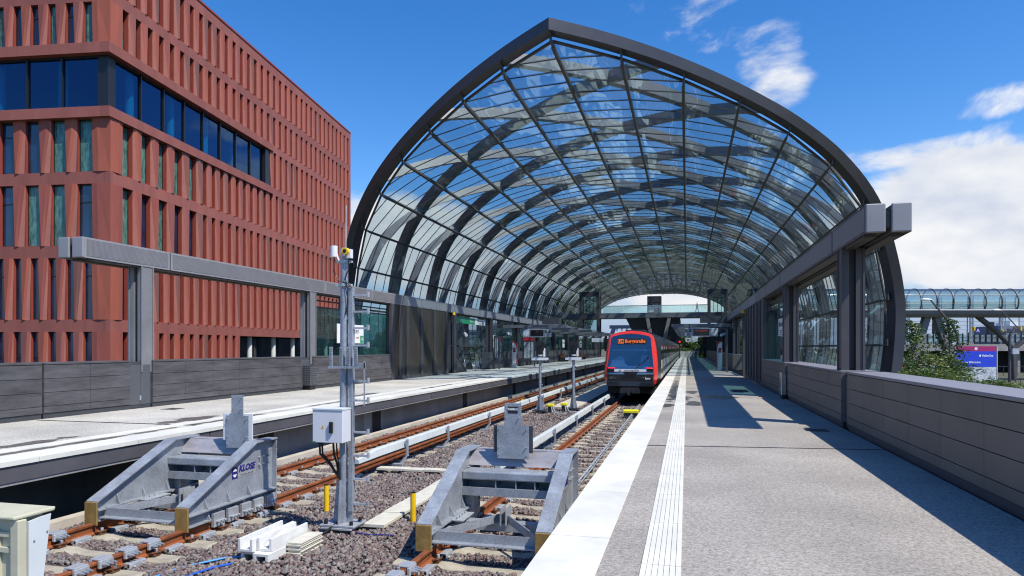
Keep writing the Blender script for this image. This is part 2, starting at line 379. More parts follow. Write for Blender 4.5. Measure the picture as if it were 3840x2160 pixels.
# ------------------------------------------------------------ camera, light, sky
cam_d = bpy.data.cameras.new('camera'); cam = bpy.data.objects.new('camera', cam_d); col.objects.link(cam)
cam_d.sensor_width = 36; cam_d.lens = 24; cam_d.clip_end = 4000; cam_d.shift_y = .0581
cam.location = (0, 0, 1.55); cam.rotation_euler = (R(90), 0, R(14.35)); scene.camera = cam
SUN = Vector((.64, -.29, 1)).normalized()
sl = bpy.data.lights.new('sun', 'SUN'); sl.energy = 4.8; sl.angle = R(.5); sl.color = (1, .955, .88)
so = bpy.data.objects.new('sun', sl); col.objects.link(so); so.location = (30, -20, 60)
so.rotation_euler = SUN.to_track_quat('Z', 'Y').to_euler()

w = bpy.data.worlds.new('World'); scene.world = w; w.use_nodes = True; nt = w.node_tree
bg = nt.nodes['Background']; bg.inputs['Strength'].default_value = .122
sky = nd(nt, 'ShaderNodeTexSky', sky_type='NISHITA'); sky.sun_disc = False
sky.sun_elevation = math.asin(SUN.z); sky.sun_rotation = math.atan2(SUN.x, SUN.y); sky.air_density = 1.0; sky.dust_density = .25; sky.ozone_density = 3.0
hs = nd(nt, 'ShaderNodeHueSaturation'); hs.inputs['Hue'].default_value = .508; hs.inputs['Saturation'].default_value = 1.36; hs.inputs['Value'].default_value = 1.34
nt.links.new(sky.outputs[0], hs.inputs['Color'])
tc = nd(nt, 'ShaderNodeTexCoord'); nv = nd(nt, 'ShaderNodeVectorMath', operation='NORMALIZE'); nt.links.new(tc.outputs['Generated'], nv.inputs[0])
sep = nd(nt, 'ShaderNodeSeparateXYZ'); nt.links.new(nv.outputs[0], sep.inputs[0])
st = nd(nt, 'ShaderNodeVectorMath', operation='MULTIPLY'); st.inputs[1].default_value = (1, 1, 1.9); nt.links.new(nv.outputs[0], st.inputs[0])
n1 = nd(nt, 'ShaderNodeTexNoise'); n1.inputs['Scale'].default_value = 5.2; n1.inputs['Detail'].default_value = 10; n1.inputs['Roughness'].default_value = .6; n1.inputs['Distortion'].default_value = .35
nt.links.new(st.outputs[0], n1.inputs['Vector'])
def mth(op, a, b=None, c=None, clamp=False):
    n = nd(nt, 'ShaderNodeMath', operation=op); n.use_clamp = clamp
    for i, v in enumerate((a, b, c)):
        if v is None: continue
        if isinstance(v, (int, float)): n.inputs[i].default_value = v
        else: nt.links.new(v, n.inputs[i])
    return n.outputs[0]
# cloud banks: heading (x, y, z), breadth, height, weight
BANKS = [((.30, .94, .135), .24, .085, .52), ((.385, .905, .165), .22, .095, .56), ((.50, .83, .15), .28, .10, .5),
         ((.31, .911, .283), .17, .024, .22), ((.27, .925, .235), .17, .026, .25), ((.041, .906, .421), .07, .06, .16), ((.10, .919, .38), .07, .06, .16), ((.118, .936, .33), .05, .05, .2),
         ((-.446, .825, .353), .11, .026, .24), ((-.397, .905, .150), .2, .085, .52), ((-.27, .93, .10), .2, .05, .45), ((-.10, .98, .07), .3, .03, .35),
         ((.20, .97, .06), .3, .03, .3), ((-.9, .3, .25), .4, .12, .4)]
acc = None
for d, rx, rz, wt in BANKS:
    sb = nd(nt, 'ShaderNodeVectorMath', operation='SUBTRACT'); nt.links.new(nv.outputs[0], sb.inputs[0]); sb.inputs[1].default_value = Vector(d).normalized()
    ml = nd(nt, 'ShaderNodeVectorMath', operation='MULTIPLY'); nt.links.new(sb.outputs[0], ml.inputs[0]); ml.inputs[1].default_value = (1/rx, 1/rx, 1/rz)
    ln = nd(nt, 'ShaderNodeVectorMath', operation='LENGTH'); nt.links.new(ml.outputs[0], ln.inputs[0])
    mr = nd(nt, 'ShaderNodeMapRange', interpolation_type='SMOOTHSTEP'); mr.inputs['From Min'].default_value = 1.25; mr.inputs['From Max'].default_value = .35; mr.inputs['To Max'].default_value = wt
    nt.links.new(ln.outputs['Value'], mr.inputs[0])
    acc = mr.outputs[0] if acc is None else mth('MAXIMUM', acc, mr.outputs[0])
dens = mth('ADD', n1.outputs['Fac'], acc)
cov = nd(nt, 'ShaderNodeMapRange', interpolation_type='SMOOTHSTEP'); cov.inputs['From Min'].default_value = .68; cov.inputs['From Max'].default_value = .88
nt.links.new(dens, cov.inputs[0])
hz = nd(nt, 'ShaderNodeMapRange', interpolation_type='SMOOTHSTEP'); hz.inputs['From Min'].default_value = .20; hz.inputs['From Max'].default_value = .0; hz.inputs['To Max'].default_value = .9
nt.links.new(sep.outputs['Z'], hz.inputs[0])
hmix = nd(nt, 'ShaderNodeMixRGB'); nt.links.new(hz.outputs[0], hmix.inputs[0]); nt.links.new(hs.outputs[0], hmix.inputs[1]); hmix.inputs[2].default_value = (2.2, 2.9, 4.7, 1)
n2 = nd(nt, 'ShaderNodeTexNoise'); n2.inputs['Scale'].default_value = 7; n2.inputs['Detail'].default_value = 6
so2 = nd(nt, 'ShaderNodeVectorMath', operation='ADD'); so2.inputs[1].default_value = (.02, -.01, .06); nt.links.new(st.outputs[0], so2.inputs[0]); nt.links.new(so2.outputs[0], n2.inputs['Vector'])
ccr = nd(nt, 'ShaderNodeValToRGB'); ccr.color_ramp.elements[0].position = .32; ccr.color_ramp.elements[1].position = .62
ccr.color_ramp.elements[0].color = (.60, .67, .82, 1); ccr.color_ramp.elements[1].color = (1, 1, 1, 1); nt.links.new(n2.outputs['Fac'], ccr.inputs[0])
csc = nd(nt, 'ShaderNodeVectorMath', operation='SCALE'); csc.inputs['Scale'].default_value = 6.9; nt.links.new(ccr.outputs[0], csc.inputs[0])
cmx = nd(nt, 'ShaderNodeMixRGB'); nt.links.new(cov.outputs[0], cmx.inputs[0]); nt.links.new(hmix.outputs[0], cmx.inputs[1]); nt.links.new(csc.outputs[0], cmx.inputs[2])
nt.links.new(cmx.outputs[0], bg.inputs['Color'])
scene.view_settings.view_transform = 'Standard'; scene.view_settings.look = 'None'; scene.view_settings.gamma = 1; scene.view_settings.exposure = .22
scene.render.engine = 'CYCLES'
cy = scene.cycles; cy.max_bounces = 10; cy.transparent_max_bounces = 24; cy.diffuse_bounces = 4; cy.glossy_bounces = 4; cy.transmission_bounces = 4
cy.caustics_reflective = False; cy.caustics_refractive = False; cy.sample_clamp_indirect = 6
cy.use_denoising = True; cy.filter_width = 1.15

# ------------------------------------------------------------ ground
tag(MB().add([(-1500, -300, -2.6), (1500, -300, -2.6), (1500, 2500, -2.6), (-1500, 2500, -2.6)], [(0, 1, 2, 3)]).build('ground', M['earth'], fixn=False), kind='structure')
# street and pavement east of the station
tag(MB().box(22, 60, 20, 74, -2.62, -2.585).build('pavement', M['pave']), kind='structure')
tag(MB().box(24, 120, 76, 86, -2.62, -2.58).build('road', M['asphalt']), kind='structure')
tag(MB().box(-60, -21, 60, 240, -2.62, -2.585).build('road', M['asphalt']), kind='structure')
# raised track bed between the platforms
tb = MB(); tb.box(-9.3, -.7, -2, 160, -2.7, -1.22)
tag(tb.build('track_bed', M['concrete']), kind='structure')

# ------------------------------------------------------------ ballast stones
def rock_mat():
    m = bpy.data.materials.new('ballast stone'); m.use_nodes = True; nt = m.node_tree; bs = nt.nodes['Principled BSDF']
    ge = nd(nt, 'ShaderNodeNewGeometry'); cr = nd(nt, 'ShaderNodeValToRGB'); cr.color_ramp.interpolation = 'LINEAR'
    cols = [(.0, (.08, .06, .057)), (.2, (.15, .10, .093)), (.4, (.205, .145, .13)), (.55, (.155, .145, .137)), (.7, (.24, .19, .165)), (.85, (.18, .172, .155)), (1., (.32, .275, .23))]
    cr.color_ramp.elements[0].position = 0; cr.color_ramp.elements[0].color = (*cols[0][1], 1)
    cr.color_ramp.elements[1].position = 1; cr.color_ramp.elements[1].color = (*cols[-1][1], 1)
    for p, c in cols[1:-1]:
        e = cr.color_ramp.elements.new(p); e.color = (*c, 1)
    nt.links.new(ge.outputs['Random Per Island'], cr.inputs[0])
    no = nd(nt, 'ShaderNodeTexNoise'); no.inputs['Scale'].default_value = 60; nt.links.new(ge.outputs['Position'], no.inputs['Vector'])
    mr = nd(nt, 'ShaderNodeMapRange'); mr.inputs['To Min'].default_value = .7; mr.inputs['To Max'].default_value = 1.3; nt.links.new(no.outputs['Fac'], mr.inputs[0])
    sc = nd(nt, 'ShaderNodeVectorMath', operation='SCALE'); nt.links.new(cr.outputs[0], sc.inputs[0]); nt.links.new(mr.outputs[0], sc.inputs['Scale'])
    nt.links.new(sc.outputs[0], bs.inputs['Base Color']); bs.inputs['Roughness'].default_value = .8
    return m
def bed_mat():
    m = bpy.data.materials.new('ballast bed'); m.use_nodes = True; nt = m.node_tree; bs = nt.nodes['Principled BSDF']
    ge = nd(nt, 'ShaderNodeNewGeometry'); v = nd(nt, 'ShaderNodeTexVoronoi'); v.inputs['Scale'].default_value = 19; nt.links.new(ge.outputs['Position'], v.inputs['Vector'])
    sx = nd(nt, 'ShaderNodeSeparateXYZ'); nt.links.new(v.outputs['Color'], sx.inputs[0]); cr = nd(nt, 'ShaderNodeValToRGB')
    cr.color_ramp.elements[0].color = (.08, .062, .057, 1); cr.color_ramp.elements[1].color = (.22, .18, .155, 1)
    nt.links.new(sx.outputs[0], cr.inputs[0]); nt.links.new(cr.outputs[0], bs.inputs['Base Color']); bs.inputs['Roughness'].default_value = .85
    bp = nd(nt, 'ShaderNodeBump'); bp.inputs['Strength'].default_value = 1; bp.inputs['Distance'].default_value = .05; bp.invert = True
    nt.links.new(v.outputs['Distance'], bp.inputs['Height']); nt.links.new(bp.outputs[0], bs.inputs['Normal'])
    return m
ICO = []
_b = bmesh.new(); bmesh.ops.create_icosphere(_b, subdivisions=1, radius=1); _b.verts.ensure_lookup_table()
ICO_V = np.array([v.co[:] for v in _b.verts]); ICO_F = np.array([[v.index for v in f.verts] for f in _b.faces]); _b.free()
OCT_V = np.array([(1, 0, 0), (0, 1, 0), (-1, 0, 0), (0, -1, 0), (0, 0, 1), (0, 0, -1)], float)
OCT_F = np.array([(0, 1, 4), (1, 2, 4), (2, 3, 4), (3, 0, 4), (1, 0, 5), (2, 1, 5), (3, 2, 5), (0, 3, 5)])
CUB_V = np.array([(x, y, z) for z in (-1, 1) for y in (-1, 1) for x in (-1, 1)], float)
CUB_F = np.array([(0, 2, 1), (1, 2, 3), (4, 5, 6), (5, 7, 6), (0, 1, 4), (1, 5, 4), (2, 6, 3), (3, 6, 7), (0, 4, 2), (2, 4, 6), (1, 3, 5), (3, 7, 5)])
def stones(px, py, pz, size, V, F):
    n = len(px); nv = len(V)
    jit = 1 + RNG.uniform(-.5, .25, (n, nv, 3))
    v = V[None] * jit * (size[:, None, None]) * RNG.uniform(.65, 1.2, (n, 1, 3))
    v[:, :, 2] *= .72
    a = RNG.uniform(0, 2*np.pi, n); t = RNG.uniform(-1.2, 1.2, n)
    ca, sa, ct, s_t = np.cos(a), np.sin(a), np.cos(t), np.sin(t)
    x, y, z = v[..., 0].copy(), v[..., 1].copy(), v[..., 2].copy()
    y2 = y*ct[:, None] - z*s_t[:, None]; z2 = y*s_t[:, None] + z*ct[:, None]
    x3 = x*ca[:, None] - y2*sa[:, None]; y3 = x*sa[:, None] + y2*ca[:, None]
    v = np.stack([x3 + px[:, None], y3 + py[:, None], z2 + pz[:, None]], -1).reshape(-1, 3)
    f = (F[None] + (np.arange(n)*nv)[:, None, None]).reshape(-1, 3)
    return v, f
SL_PITCH = .66
SL_Y0 = 5.42
def on_sleeper(x, y):
    k = np.abs(((y - SL_Y0 + SL_PITCH/2) % SL_PITCH) - SL_PITCH/2) < .162
    lx = (np.abs(x + 7.51) < 1.26); rx = (np.abs(x + 2.37) < 1.26)
    return k & (lx | rx)
def scatter(y0, y1, dens, s0, s1, V, F):
    n = int((y1-y0)*8.15*dens)
    x = RNG.uniform(-9.02, -.85, n); y = RNG.uniform(y0, y1, n)
    keep = ~on_sleeper(x, y)
    x, y = x[keep], y[keep]
    base = -1.165 + .035*np.exp(-((x+4.95)/1.0)**2) + .02*np.sin(x*7+y*3)*np.cos(y*2.3)
    base = base - .022*((np.abs(x+7.51) < 1.25) | (np.abs(x+2.37) < 1.25))
    base = np.where(np.abs(np.abs(x+7.51)-.76) < .1, -1.2, base); base = np.where(np.abs(np.abs(x+2.37)-.76) < .1, -1.2, base)
    z = base + RNG.uniform(-.012, .022, len(x))
    return stones(x, y, z, RNG.uniform(s0, s1, len(x))*RNG.choice([.75, 1, 1, 1.25], len(x)), V, F)
V1, F1 = scatter(5.2, 13, 820, .014, .030, CUB_V, CUB_F)
V2, F2 = scatter(13, 24, 480, .018, .033, CUB_V, CUB_F)
V3, F3 = scatter(24, 46, 170, .035, .055, OCT_V, OCT_F)
bedv = np.array([(-9.05, 2, -1.185), (-.7, 2, -1.185), (-.7, 160, -1.185), (-9.05, 160, -1.185)])
vv = np.concatenate([V1, V2, V3, bedv]); o1, o2 = len(V1), len(V1)+len(V2); o3 = o2 + len(V3)
ff = np.concatenate([F1, F2+o1, F3+o2, np.array([(o3, o3+1, o3+2), (o3, o3+2, o3+3)])])
me = bpy.data.meshes.new('ballast'); me.vertices.add(len(vv)); me.vertices.foreach_set('co', vv.astype(np.float32).ravel())
me.loops.add(len(ff)*3); me.loops.foreach_set('vertex_index', ff.astype(np.int32).ravel()); me.polygons.add(len(ff))
me.polygons.foreach_set('loop_start', np.arange(0, len(ff)*3, 3, dtype=np.int32)); me.polygons.foreach_set('loop_total', np.full(len(ff), 3, np.int32))
me.materials.append(rock_mat()); me.materials.append(bed_mat())
mi = np.zeros(len(ff), np.int32); mi[-2:] = 1; me.polygons.foreach_set('material_index', mi); me.update(); me.validate()
ob = bpy.data.objects.new('ballast', me); col.objects.link(ob)
tag(ob, 'purple grey crushed stone ballast lying between rails and sleepers', 'ballast', kind='stuff')

# ------------------------------------------------------------ platforms
FL_R = floor_mat('right platform floor', (.16, .142, .122), (.455, .415, .36),
                 [(-.45, 26.0, .17, 7.2), (-.5, 18.6, .2, .9), (.16, 24.4, .28, 1.0), (.2, 19.6, .3, .8), (.95, 22.3, .7, .9), (-.2, 21.5, .45, 1.2)])
FL_L = floor_mat('left platform floor', (.24, .225, .19), (.66, .63, .55),
                 [(-10.35, 12.3, .36, 1.15), (-9.62, 12.9, .2, 1.6), (-10.3, 8.2, .22, 2.3), (-9.6, 8.8, .13, 3.0), (-9.7, 17.5, .2, 1.6), (-10.25, 20.2, .2, 1.4), (-9.6, 26, .16, 2.2), (-10.2, 33, .2, 3)])
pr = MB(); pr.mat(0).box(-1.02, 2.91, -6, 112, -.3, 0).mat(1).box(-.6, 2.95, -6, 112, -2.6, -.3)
pr.mat(2).hexa([(-1.0, 10.93, -.01), (2.9, 11.38, -.01), (2.9, 11.43, -.01), (-1.0, 10.98, -.01)], [(-1.0, 10.93, .004), (2.9, 11.38, .004), (2.9, 11.43, .004), (-1.0, 10.98, .004)])
PR = tag(pr.build('platform', [FL_R, M['concrete_dark'], M['ink']]), kind='structure')
m_ = MB(); m_.box(-1.06, -1.0, -6, 112, -.32, -.004); m_.build('fascia', M['fascia'], PR)
m_ = MB(); y = 10.95 - 1.8*9
while y < 112:
    m_.box(-1.09, -.604, y+.007, y+1.793, -.06, .006); y += 1.8
m_.build('white_strip', M['white_strip'], PR, bevel=.003)
m_ = MB(); y = 10.95 - 1.2*14
while y < 112:
    for k in range(7):
        x0 = -.312 + k*.0397
        m_.box(x0, x0+.036, y+.004, y+1.196, -.02, .008)
    y += 1.2
m_.build('tactile_strip', M['white_strip'], PR)
m_ = MB(); m_.mat(0).box(1.58, 2.12, 24.9, 26.3, -.01, .005).mat(1)
for k in range(14): m_.box(1.6, 2.1, 24.95+k*.1, 25.0+k*.1, .002, .009)
m_.box(2.15, 2.55, 13.6, 14.0, -.01, .005)
m_.build('drain_cover', [M['paint_dark'], M['ink']], PR)

pl = MB(); pl.mat(0).box(-13.52, -8.93, 2, 150, -.3, 0); pl.box(-18.5, -13.5, 37.9, 46.4, -.3, -.002)
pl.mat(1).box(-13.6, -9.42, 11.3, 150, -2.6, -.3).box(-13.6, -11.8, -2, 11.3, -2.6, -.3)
pl.mat(2).box(-13.4, -8.98, 11.55, 11.63, -.01, .004)
PL = tag(pl.build('platform', [FL_L, M['concrete_dark'], M['ink']]), kind='structure')
m_ = MB(); y = 2.0
for y0, y1 in [(2, 11.28)] + [(11.32+5.9*k, 11.32+5.9*(k+1)-.04) for k in range(23)]:
    m_.mat(0).box(-8.97, -8.90, y0, y1, -.29, -.03)
    m_.mat(1).box(-8.99, -8.915, y0, y1, -.335, -.292)
m_.build('fascia', [M['fascia'], M['concrete']], PL)
m_ = MB(); y = 11.3 - 1.8*5
while y < 150:
    m_.box(-9.42, -8.875, y+.005, y+1.795, -.06, .006); y += 1.8
m_.build('white_strip', M['white_strip'], PL)
m_ = MB(); y = 11.3 - 1.2*7
while y < 150:
    for k in range(6): m_.box(-10.02+k*.05, -10.02+k*.05+.046, y+.004, y+1.196, -.02, .008)
    y += 1.2
m_.build('tactile_strip', M['white_strip'], PL)
m_ = MB(); m_.box(-12.75, -12.35, 14.35, 14.75, -.01, .005); m_.build('drain_cover', M['paint_dark'], PL)
m_ = MB()
for y in (13.6, 19.4, 28.2, 37, 46, 55, 64, 73):
    m_.mat(0).box(-9.43, -9.4, y, y+.55, -1.2, -.34)
m_.mat(1).box(-9.43, -9.405, 18.8, 19.3, -1.15, -.36)
m_.build('wall_recess', [M['under'], M['concrete']], PL)
# beige kerb along the foot of the left platform wall
tag(MB().box(-9.22, -9.02, 4.6, 120, -1.3, -1.03).build('kerb', M['beige_conc']), kind='structure')
tag(MB().box(-5.75, -4.62, 29.5, 72, -1.25, -1.05).build('walkway', M['beige_conc']), kind='structure')
# ------------------------------------------------------------ parapet walls
def parapet(side, y0, y1, h, label, wide=.62):
    s = 1 if side == 'r' else -1
    xf = 2.91 if side == 'r' else -13.5
    xa = lambda a: xf + s*a
    t = thing('parapet_wall', label, 'wall', (xa(wide/2), (y0+y1)/2, 0), 'parapet walls along the right platform' if side == 'r' else 'parapet walls along the left platform')
    m = MB(); m.mat(1)
    def bx(a0, a1, ya, yb, z0, z1):
        x0, x1 = sorted((xa(a0), xa(a1))); m.box(x0, x1, ya, yb, z0, z1)
    bx(.03, wide-.02, y0+.01, y1-.01, -.3, h-.045)
    m.mat(0)
    zz = [.115, .275*h/1.1 if False else .115+(h-.165)*.145, .115+(h-.165)*.43, .115+(h-.165)*.715, h-.05]
    n = max(1, round((y1-y0)/1.17)); st = (y1-y0)/n
    for i in range(n):
        for k in range(4):
            bx(0, .035, y0+i*st+.004, y0+(i+1)*st-.004, zz[k]+.005, zz[k+1]-.005)
    bx(wide-.03, wide, y0, y1, -.5, h-.05)
    bx(.03, wide-.03, y0, y0+.012, .1, h-.05)
    m.build('panels', [M['parapet_r'] if side == 'r' else M['parapet_l'], M['frame_black']], t)
    m = MB(); x0, x1 = sorted((xa(-.008), xa(wide+.02))); m.box(x0, x1, y0, y1, h-.042, h)
    m.build('cap', M['cap'] if side == 'r' else M['parapet_l'], t, bevel=.006)
    m = MB(); x0, x1 = sorted((xa(.022), xa(.05))); m.box(x0, x1, y0, y1, 0, .105); m.build('plinth', M['paint_dark'], t)
    return t
HR, HL = 1.1, 1.22
parapet('r', -3, 13.9, HR, 'long taupe parapet wall closest to the camera on the right platform')
parapet('r', 14.45, 21.75, HR, 'taupe parapet wall between the two nearest steel columns on the right')
parapet('r', 22.3, 28.6, HR, 'taupe parapet wall with a glass screen standing on it, right platform')
parapet('l', 3.0, 11.78, HL, 'dark streaked parapet wall at the left edge of the photo, left platform')
parapet('l', 11.83, 14.2, HL, 'short dark parapet wall left of the grey cabinet doors')
parapet('l', 14.95, 22.05, HL, 'dark parapet wall between the grey cabinet doors and the perforated bin')
parapet('l', 22.85, 29.9, HL, 'dark parapet wall below the station name sign behind the mast')
y = 46.6; k = 0
while y < 108:
    for sd, hh in (('l', HL), ('r', HR)):
        t = parapet(sd, y, y+7.5, hh, 'low panelled parapet wall in the far glazed bays of the left platform' if sd == 'l' else 'low panelled parapet wall in the far glazed bays of the right platform')
        t['group'] = 'far parapet walls of the left platform' if sd == 'l' else 'far parapet walls of the right platform'
    y += 8.1
# recessed service posts and cabinet in the parapet gaps
def filler(x0, x1, y0, y1, h, label, cat='cabinet', doors=True):
    t = thing('service_cabinet', label, cat, ((x0+x1)/2, (y0+y1)/2, 0))
    m = MB(); m.box(x0, x1, y0, y1, 0, h); m.build('casing', M['paint_dark'], t)
    xs = x1 if x0 < -5 else x0; sg = 1 if x0 < -5 else -1
    m = MB(); n = 2 if doors else 1; w = (y1-y0-.06)/n
    for i in range(n):
        a, b = sorted((xs, xs+sg*.012)); m.box(a, b, y0+.03+i*w+.004, y0+.03+(i+1)*w-.004, .1, h-.08)
    dr = m.build('door', pbr('slate grey door', (.085, .09, .1), .5, 0, .08, 2), t)
    a, b = sorted((xs+sg*.012, xs+sg*.03)); m = MB(); m.box(a, b, (y0+y1)/2-.03, (y0+y1)/2+.01, .2, .32); m.build('lock', M['zinc_lite'], dr)
    return t
filler(-14.0, -13.56, 14.21, 14.94, HL-.03, 'slate grey double door cabinet set into the left parapet under the column')
filler(-14.0, -13.58, 22.06, 22.84, HL-.03, 'slate grey recess panel behind the perforated bin', doors=False)
filler(3.0, 3.4, 13.91, 14.44, HR-.03, 'dark recess post between the two nearest right parapets', doors=False)
filler(3.0, 3.4, 21.76, 22.29, HR-.03, 'dark recess post beside the steel wall bin on the right', doors=False)

# ------------------------------------------------------------ long steel beams on columns
def portal(side, zb, zt, y0, y1, label):
    s = 1 if side == 'r' else -1; xf = 2.95 if side == 'r' else -13.53
    X = lambda a: xf + s*a
    t = thing('steel_portal', label, 'steel frame', (X(.35), (y0+y1)/2, 0))
    def bx(m, a0, a1, ya, yb, z0, z1):
        x0, x1 = sorted((X(a0), X(a1))); m.box(x0, x1, ya, yb, z0, z1)
    joints = [y0, y0+2.75] + [23.75 + 8.1*k for k in range(16)]
    joints = [j for j in joints if j < y1] + [y1]
    m = MB()
    bx(m, .02, .30, y0+.02, y1, zb+.02, zt-.02); bx(m, .41, .69, y0+.02, y1, zb+.02, zt-.02); bx(m, .28, .43, y0+.06, y1, zb+.10, zt-.12)
    bx(m, .05, .24, y0+.3, y1, zb-.035, zb+.03); bx(m, .45, .64, y0+.3, y1, zb-.035, zb+.03)
    m.build('beam', M['steel'], t)
    bm_ = MB(); q = 0
    for a, b in zip(joints[:-1], joints[1:]):
        step = (b-a) if b < 30 else (b-a)/2
        yy = a
        while yy < b-.1:
            ya, yb = yy+.025, min(b, yy+step)-.025
            for aa in (0, .69):
                bm_.mat(1 if side == 'r' else 2); bx(bm_, aa, aa+.022, ya, yb, zb, zt)  # sunlit left plates painted lighter, shaded right plates kept dark
                if aa == 0:
                    bm_.mat(0); bx(bm_, -.006, .006, ya+.05, yb-.05, zb+.045, zt-.045)
                    if yb < 33:
                        bm_.mat(1); nl = 17
                        for z in range(nl):
                            zz = zb+.055+(zt-zb-.11)*z/(nl-1); bx(bm_, -.0075, -.005, ya+.06, yb-.06, zz-.004, zz+.004)
            yy += step
    bm_.build('cladding', [M['steel_lite'], M['steel'], M['steel_lite']], t)
    for aa in (0, .40):
        m = MB(); bx(m, aa, aa+.31, y0-.02, y0+.03, zb, zt); m.build('end_cap', M['steel_lite'], t, bevel=.02)
    yc = 14.8; lo = HR if side == 'r' else HL
    while yc < y1:
        z0 = lo if (yc < 30 or yc > 46) else 0
        m = MB(); bx(m, .02, .14, yc-.19, yc+.19, z0-.3, zb); bx(m, .14, .26, yc-.03, yc+.03, z0-.3, zb); bx(m, .26, .38, yc-.19, yc+.19, z0-.3, zb)
        bx(m, -.005, .02, yc-.21, yc-.17, z0-.3, zb); bx(m, -.005, .02, yc+.17, yc+.21, z0-.3, zb); bx(m, .38, .42, yc-.21, yc+.21, z0-.3, zb)
        m.build('column', M['steel'] if side == 'r' or yc > 30 else M['steel_col_lit'], t); yc += 8.1
    # glass wind screens between the columns, from the third bay on
    yc = 22.9
    while yc < y1-9:
        if not (29 < yc < 46):
            for ya, yb in ((yc+.3, yc+3.9), (yc+3.93, yc+7.75)):
                m = MB(); bx(m, .29, .31, ya, yb, lo, zb-.55); m.build('glass_pane', M['screen_glass'], t)
            m = MB(); bx(m, .26, .34, yc+.21, yc+7.88, zb-.55, zb-.5); bx(m, .26, .34, yc+7.72, yc+7.82, lo, zb-.55); bx(m, .26, .34, yc+.22, yc+.3, lo, zb-.55)
            bx(m, .26, .34, yc+.21, yc+7.88, zb-.3, zb-.25)
            m.build('glazing_rail', M['frame_black'], t)
        yc += 8.1
    # solid bay with bronze panels
    ps = [30.0, 31.8, 33.7, 35.6, 37.6]
    if side == 'r': ps = [28.7, 30.1, 31.5, 32.9, 34.3, 35.7, 37.0]
    for a, b in zip(ps[:-1], ps[1:]):
        m = MB(); bx(m, .03, .08, a+.17, b-.17, .16, zb-.02); m.build('bronze_panel', M['brown_panel'] if side == 'l' else M['steel'], t)
    m = MB()
    for a in ps: bx(m, -.03, .10, a-.17, a+.17, 0, zb-.001)
    bx(m, -.01, .1, ps[0], ps[-1], 0, .16); bx(m, .101, .3, ps[0], ps[-1], 0, zb-.01)
    m.build('panel_frame', M['steel'], t)
    return t
FL = portal('l', 3.64, 4.12, 12.85, 140, 'long grey steel beam on columns running beside the left platform')
FR = portal('r', 3.5, 3.99, 12.75, 140, 'long dark steel beam on columns running beside the right platform')

# ------------------------------------------------------------ glass vault
XC = -5.15; SLOPE = .83; YA = 26.3; YZ = 158.0
PROF = [(0, 12.13), (2.55, 12.02), (5.05, 11.66), (7.5, 11.05), (9.85, 10.2), (12.02, 8.93), (13.72, 7.15), (14.62, 4.93), (15.15, 2.45), (15.1, .1), (14.75, -2.2), (14.1, -4.2)]
PROF = [(a, b+1.55) for a, b in PROF]
vault = thing('station_roof', 'glass vault of crossing steel arches over the platforms', 'roof', (XC, 26, -2.6))
yf = lambda w: YA + SLOPE*abs(w)
yr = lambda w: YZ - SLOPE*abs(w)
full = [(-a, b) for a, b in PROF[:0:-1]] + PROF
# glass skin: flat facets between the purlins
m = MB()
for (w0, z0), (w1, z1) in zip(full[:-1], full[1:]):
    m.quad((XC+w0, yf(w0)+.3, z0), (XC+w1, yf(w1)+.3, z1), (XC+w1, yr(w1), z1), (XC+w0, yr(w0), z0))
m.build('glass_skin', M['roof_glass'], vault)
# transverse glazing bars
m = MB(); y = 28.2; k = 0
while y < 156:
    hw = .028 if k % 2 == 0 else .014
    for (w0, z0), (w1, z1) in zip(full[:-1], full[1:]):
        if w0+w1 < 0: wi, zi, wo, zo = w1, z1, w0, z0
        else: wi, zi, wo, zo = w0, z0, w1, z1
        lim = min((y-YA-.3)/SLOPE, (YZ-y)/SLOPE)
        if abs(wi) >= lim: continue
        f = 1 if abs(wo) <= lim else (lim-abs(wi))/max(1e-6, abs(wo)-abs(wi))
        if f < 1e-3: continue
        p0 = Vector((XC+wi, y, zi)); p1 = Vector((XC+wi+(wo-wi)*f, y, zi+(zo-zi)*f))
        nrm = Vector((-(zo-zi), 0, wo-wi)).normalized()
        if nrm.z < 0: nrm = -nrm
        m.bar(p0-nrm*.02, p1-nrm*.02, hw, .05, up=nrm)
    y += 1.32; k += 1
m.build('glazing_bar', M['purlin'], vault)
# edge trim of the glass along the sloping front
m = MB()
for (w0, z0), (w1, z1) in zip(full[:-1], full[1:]):
    m.bar((XC+w0, yf(w0)+.3, z0), (XC+w1, yf(w1)+.3, z1), .09, .1)
    m.bar((XC+w0, yr(w0), z0), (XC+w1, yr(w1), z1), .1, .14)
m.build('edge_trim', M['purlin'], vault)
for i, (w_, z_) in enumerate(full[1:-1], 1):
    (wa, za), (wb, zb_) = full[i-1], full[i+1]
    nrm = Vector((-(zb_-za), 0, wb-wa)).normalized()
    if abs(w_) < .01: nrm = Vector((0, 0, 1))
    if nrm.z < 0 and z_ > 3: nrm = -nrm
    if z_ <= 3 and nrm.x*w_ < 0: nrm = -nrm
    m = MB(); o = Vector((XC+w_, 0, z_)) - nrm*.12
    m.bar((o.x, yf(w_)-.15, o.z), (o.x, yr(w_), o.z), .075, .2, up=nrm)
    m.bar((o.x-nrm.x*.12, yf(w_)+.3, o.z-nrm.z*.12), (o.x-nrm.x*.12, yr(w_), o.z-nrm.z*.12), .13, .03, up=nrm)
    m.build('purlin', M['purlin'], vault)
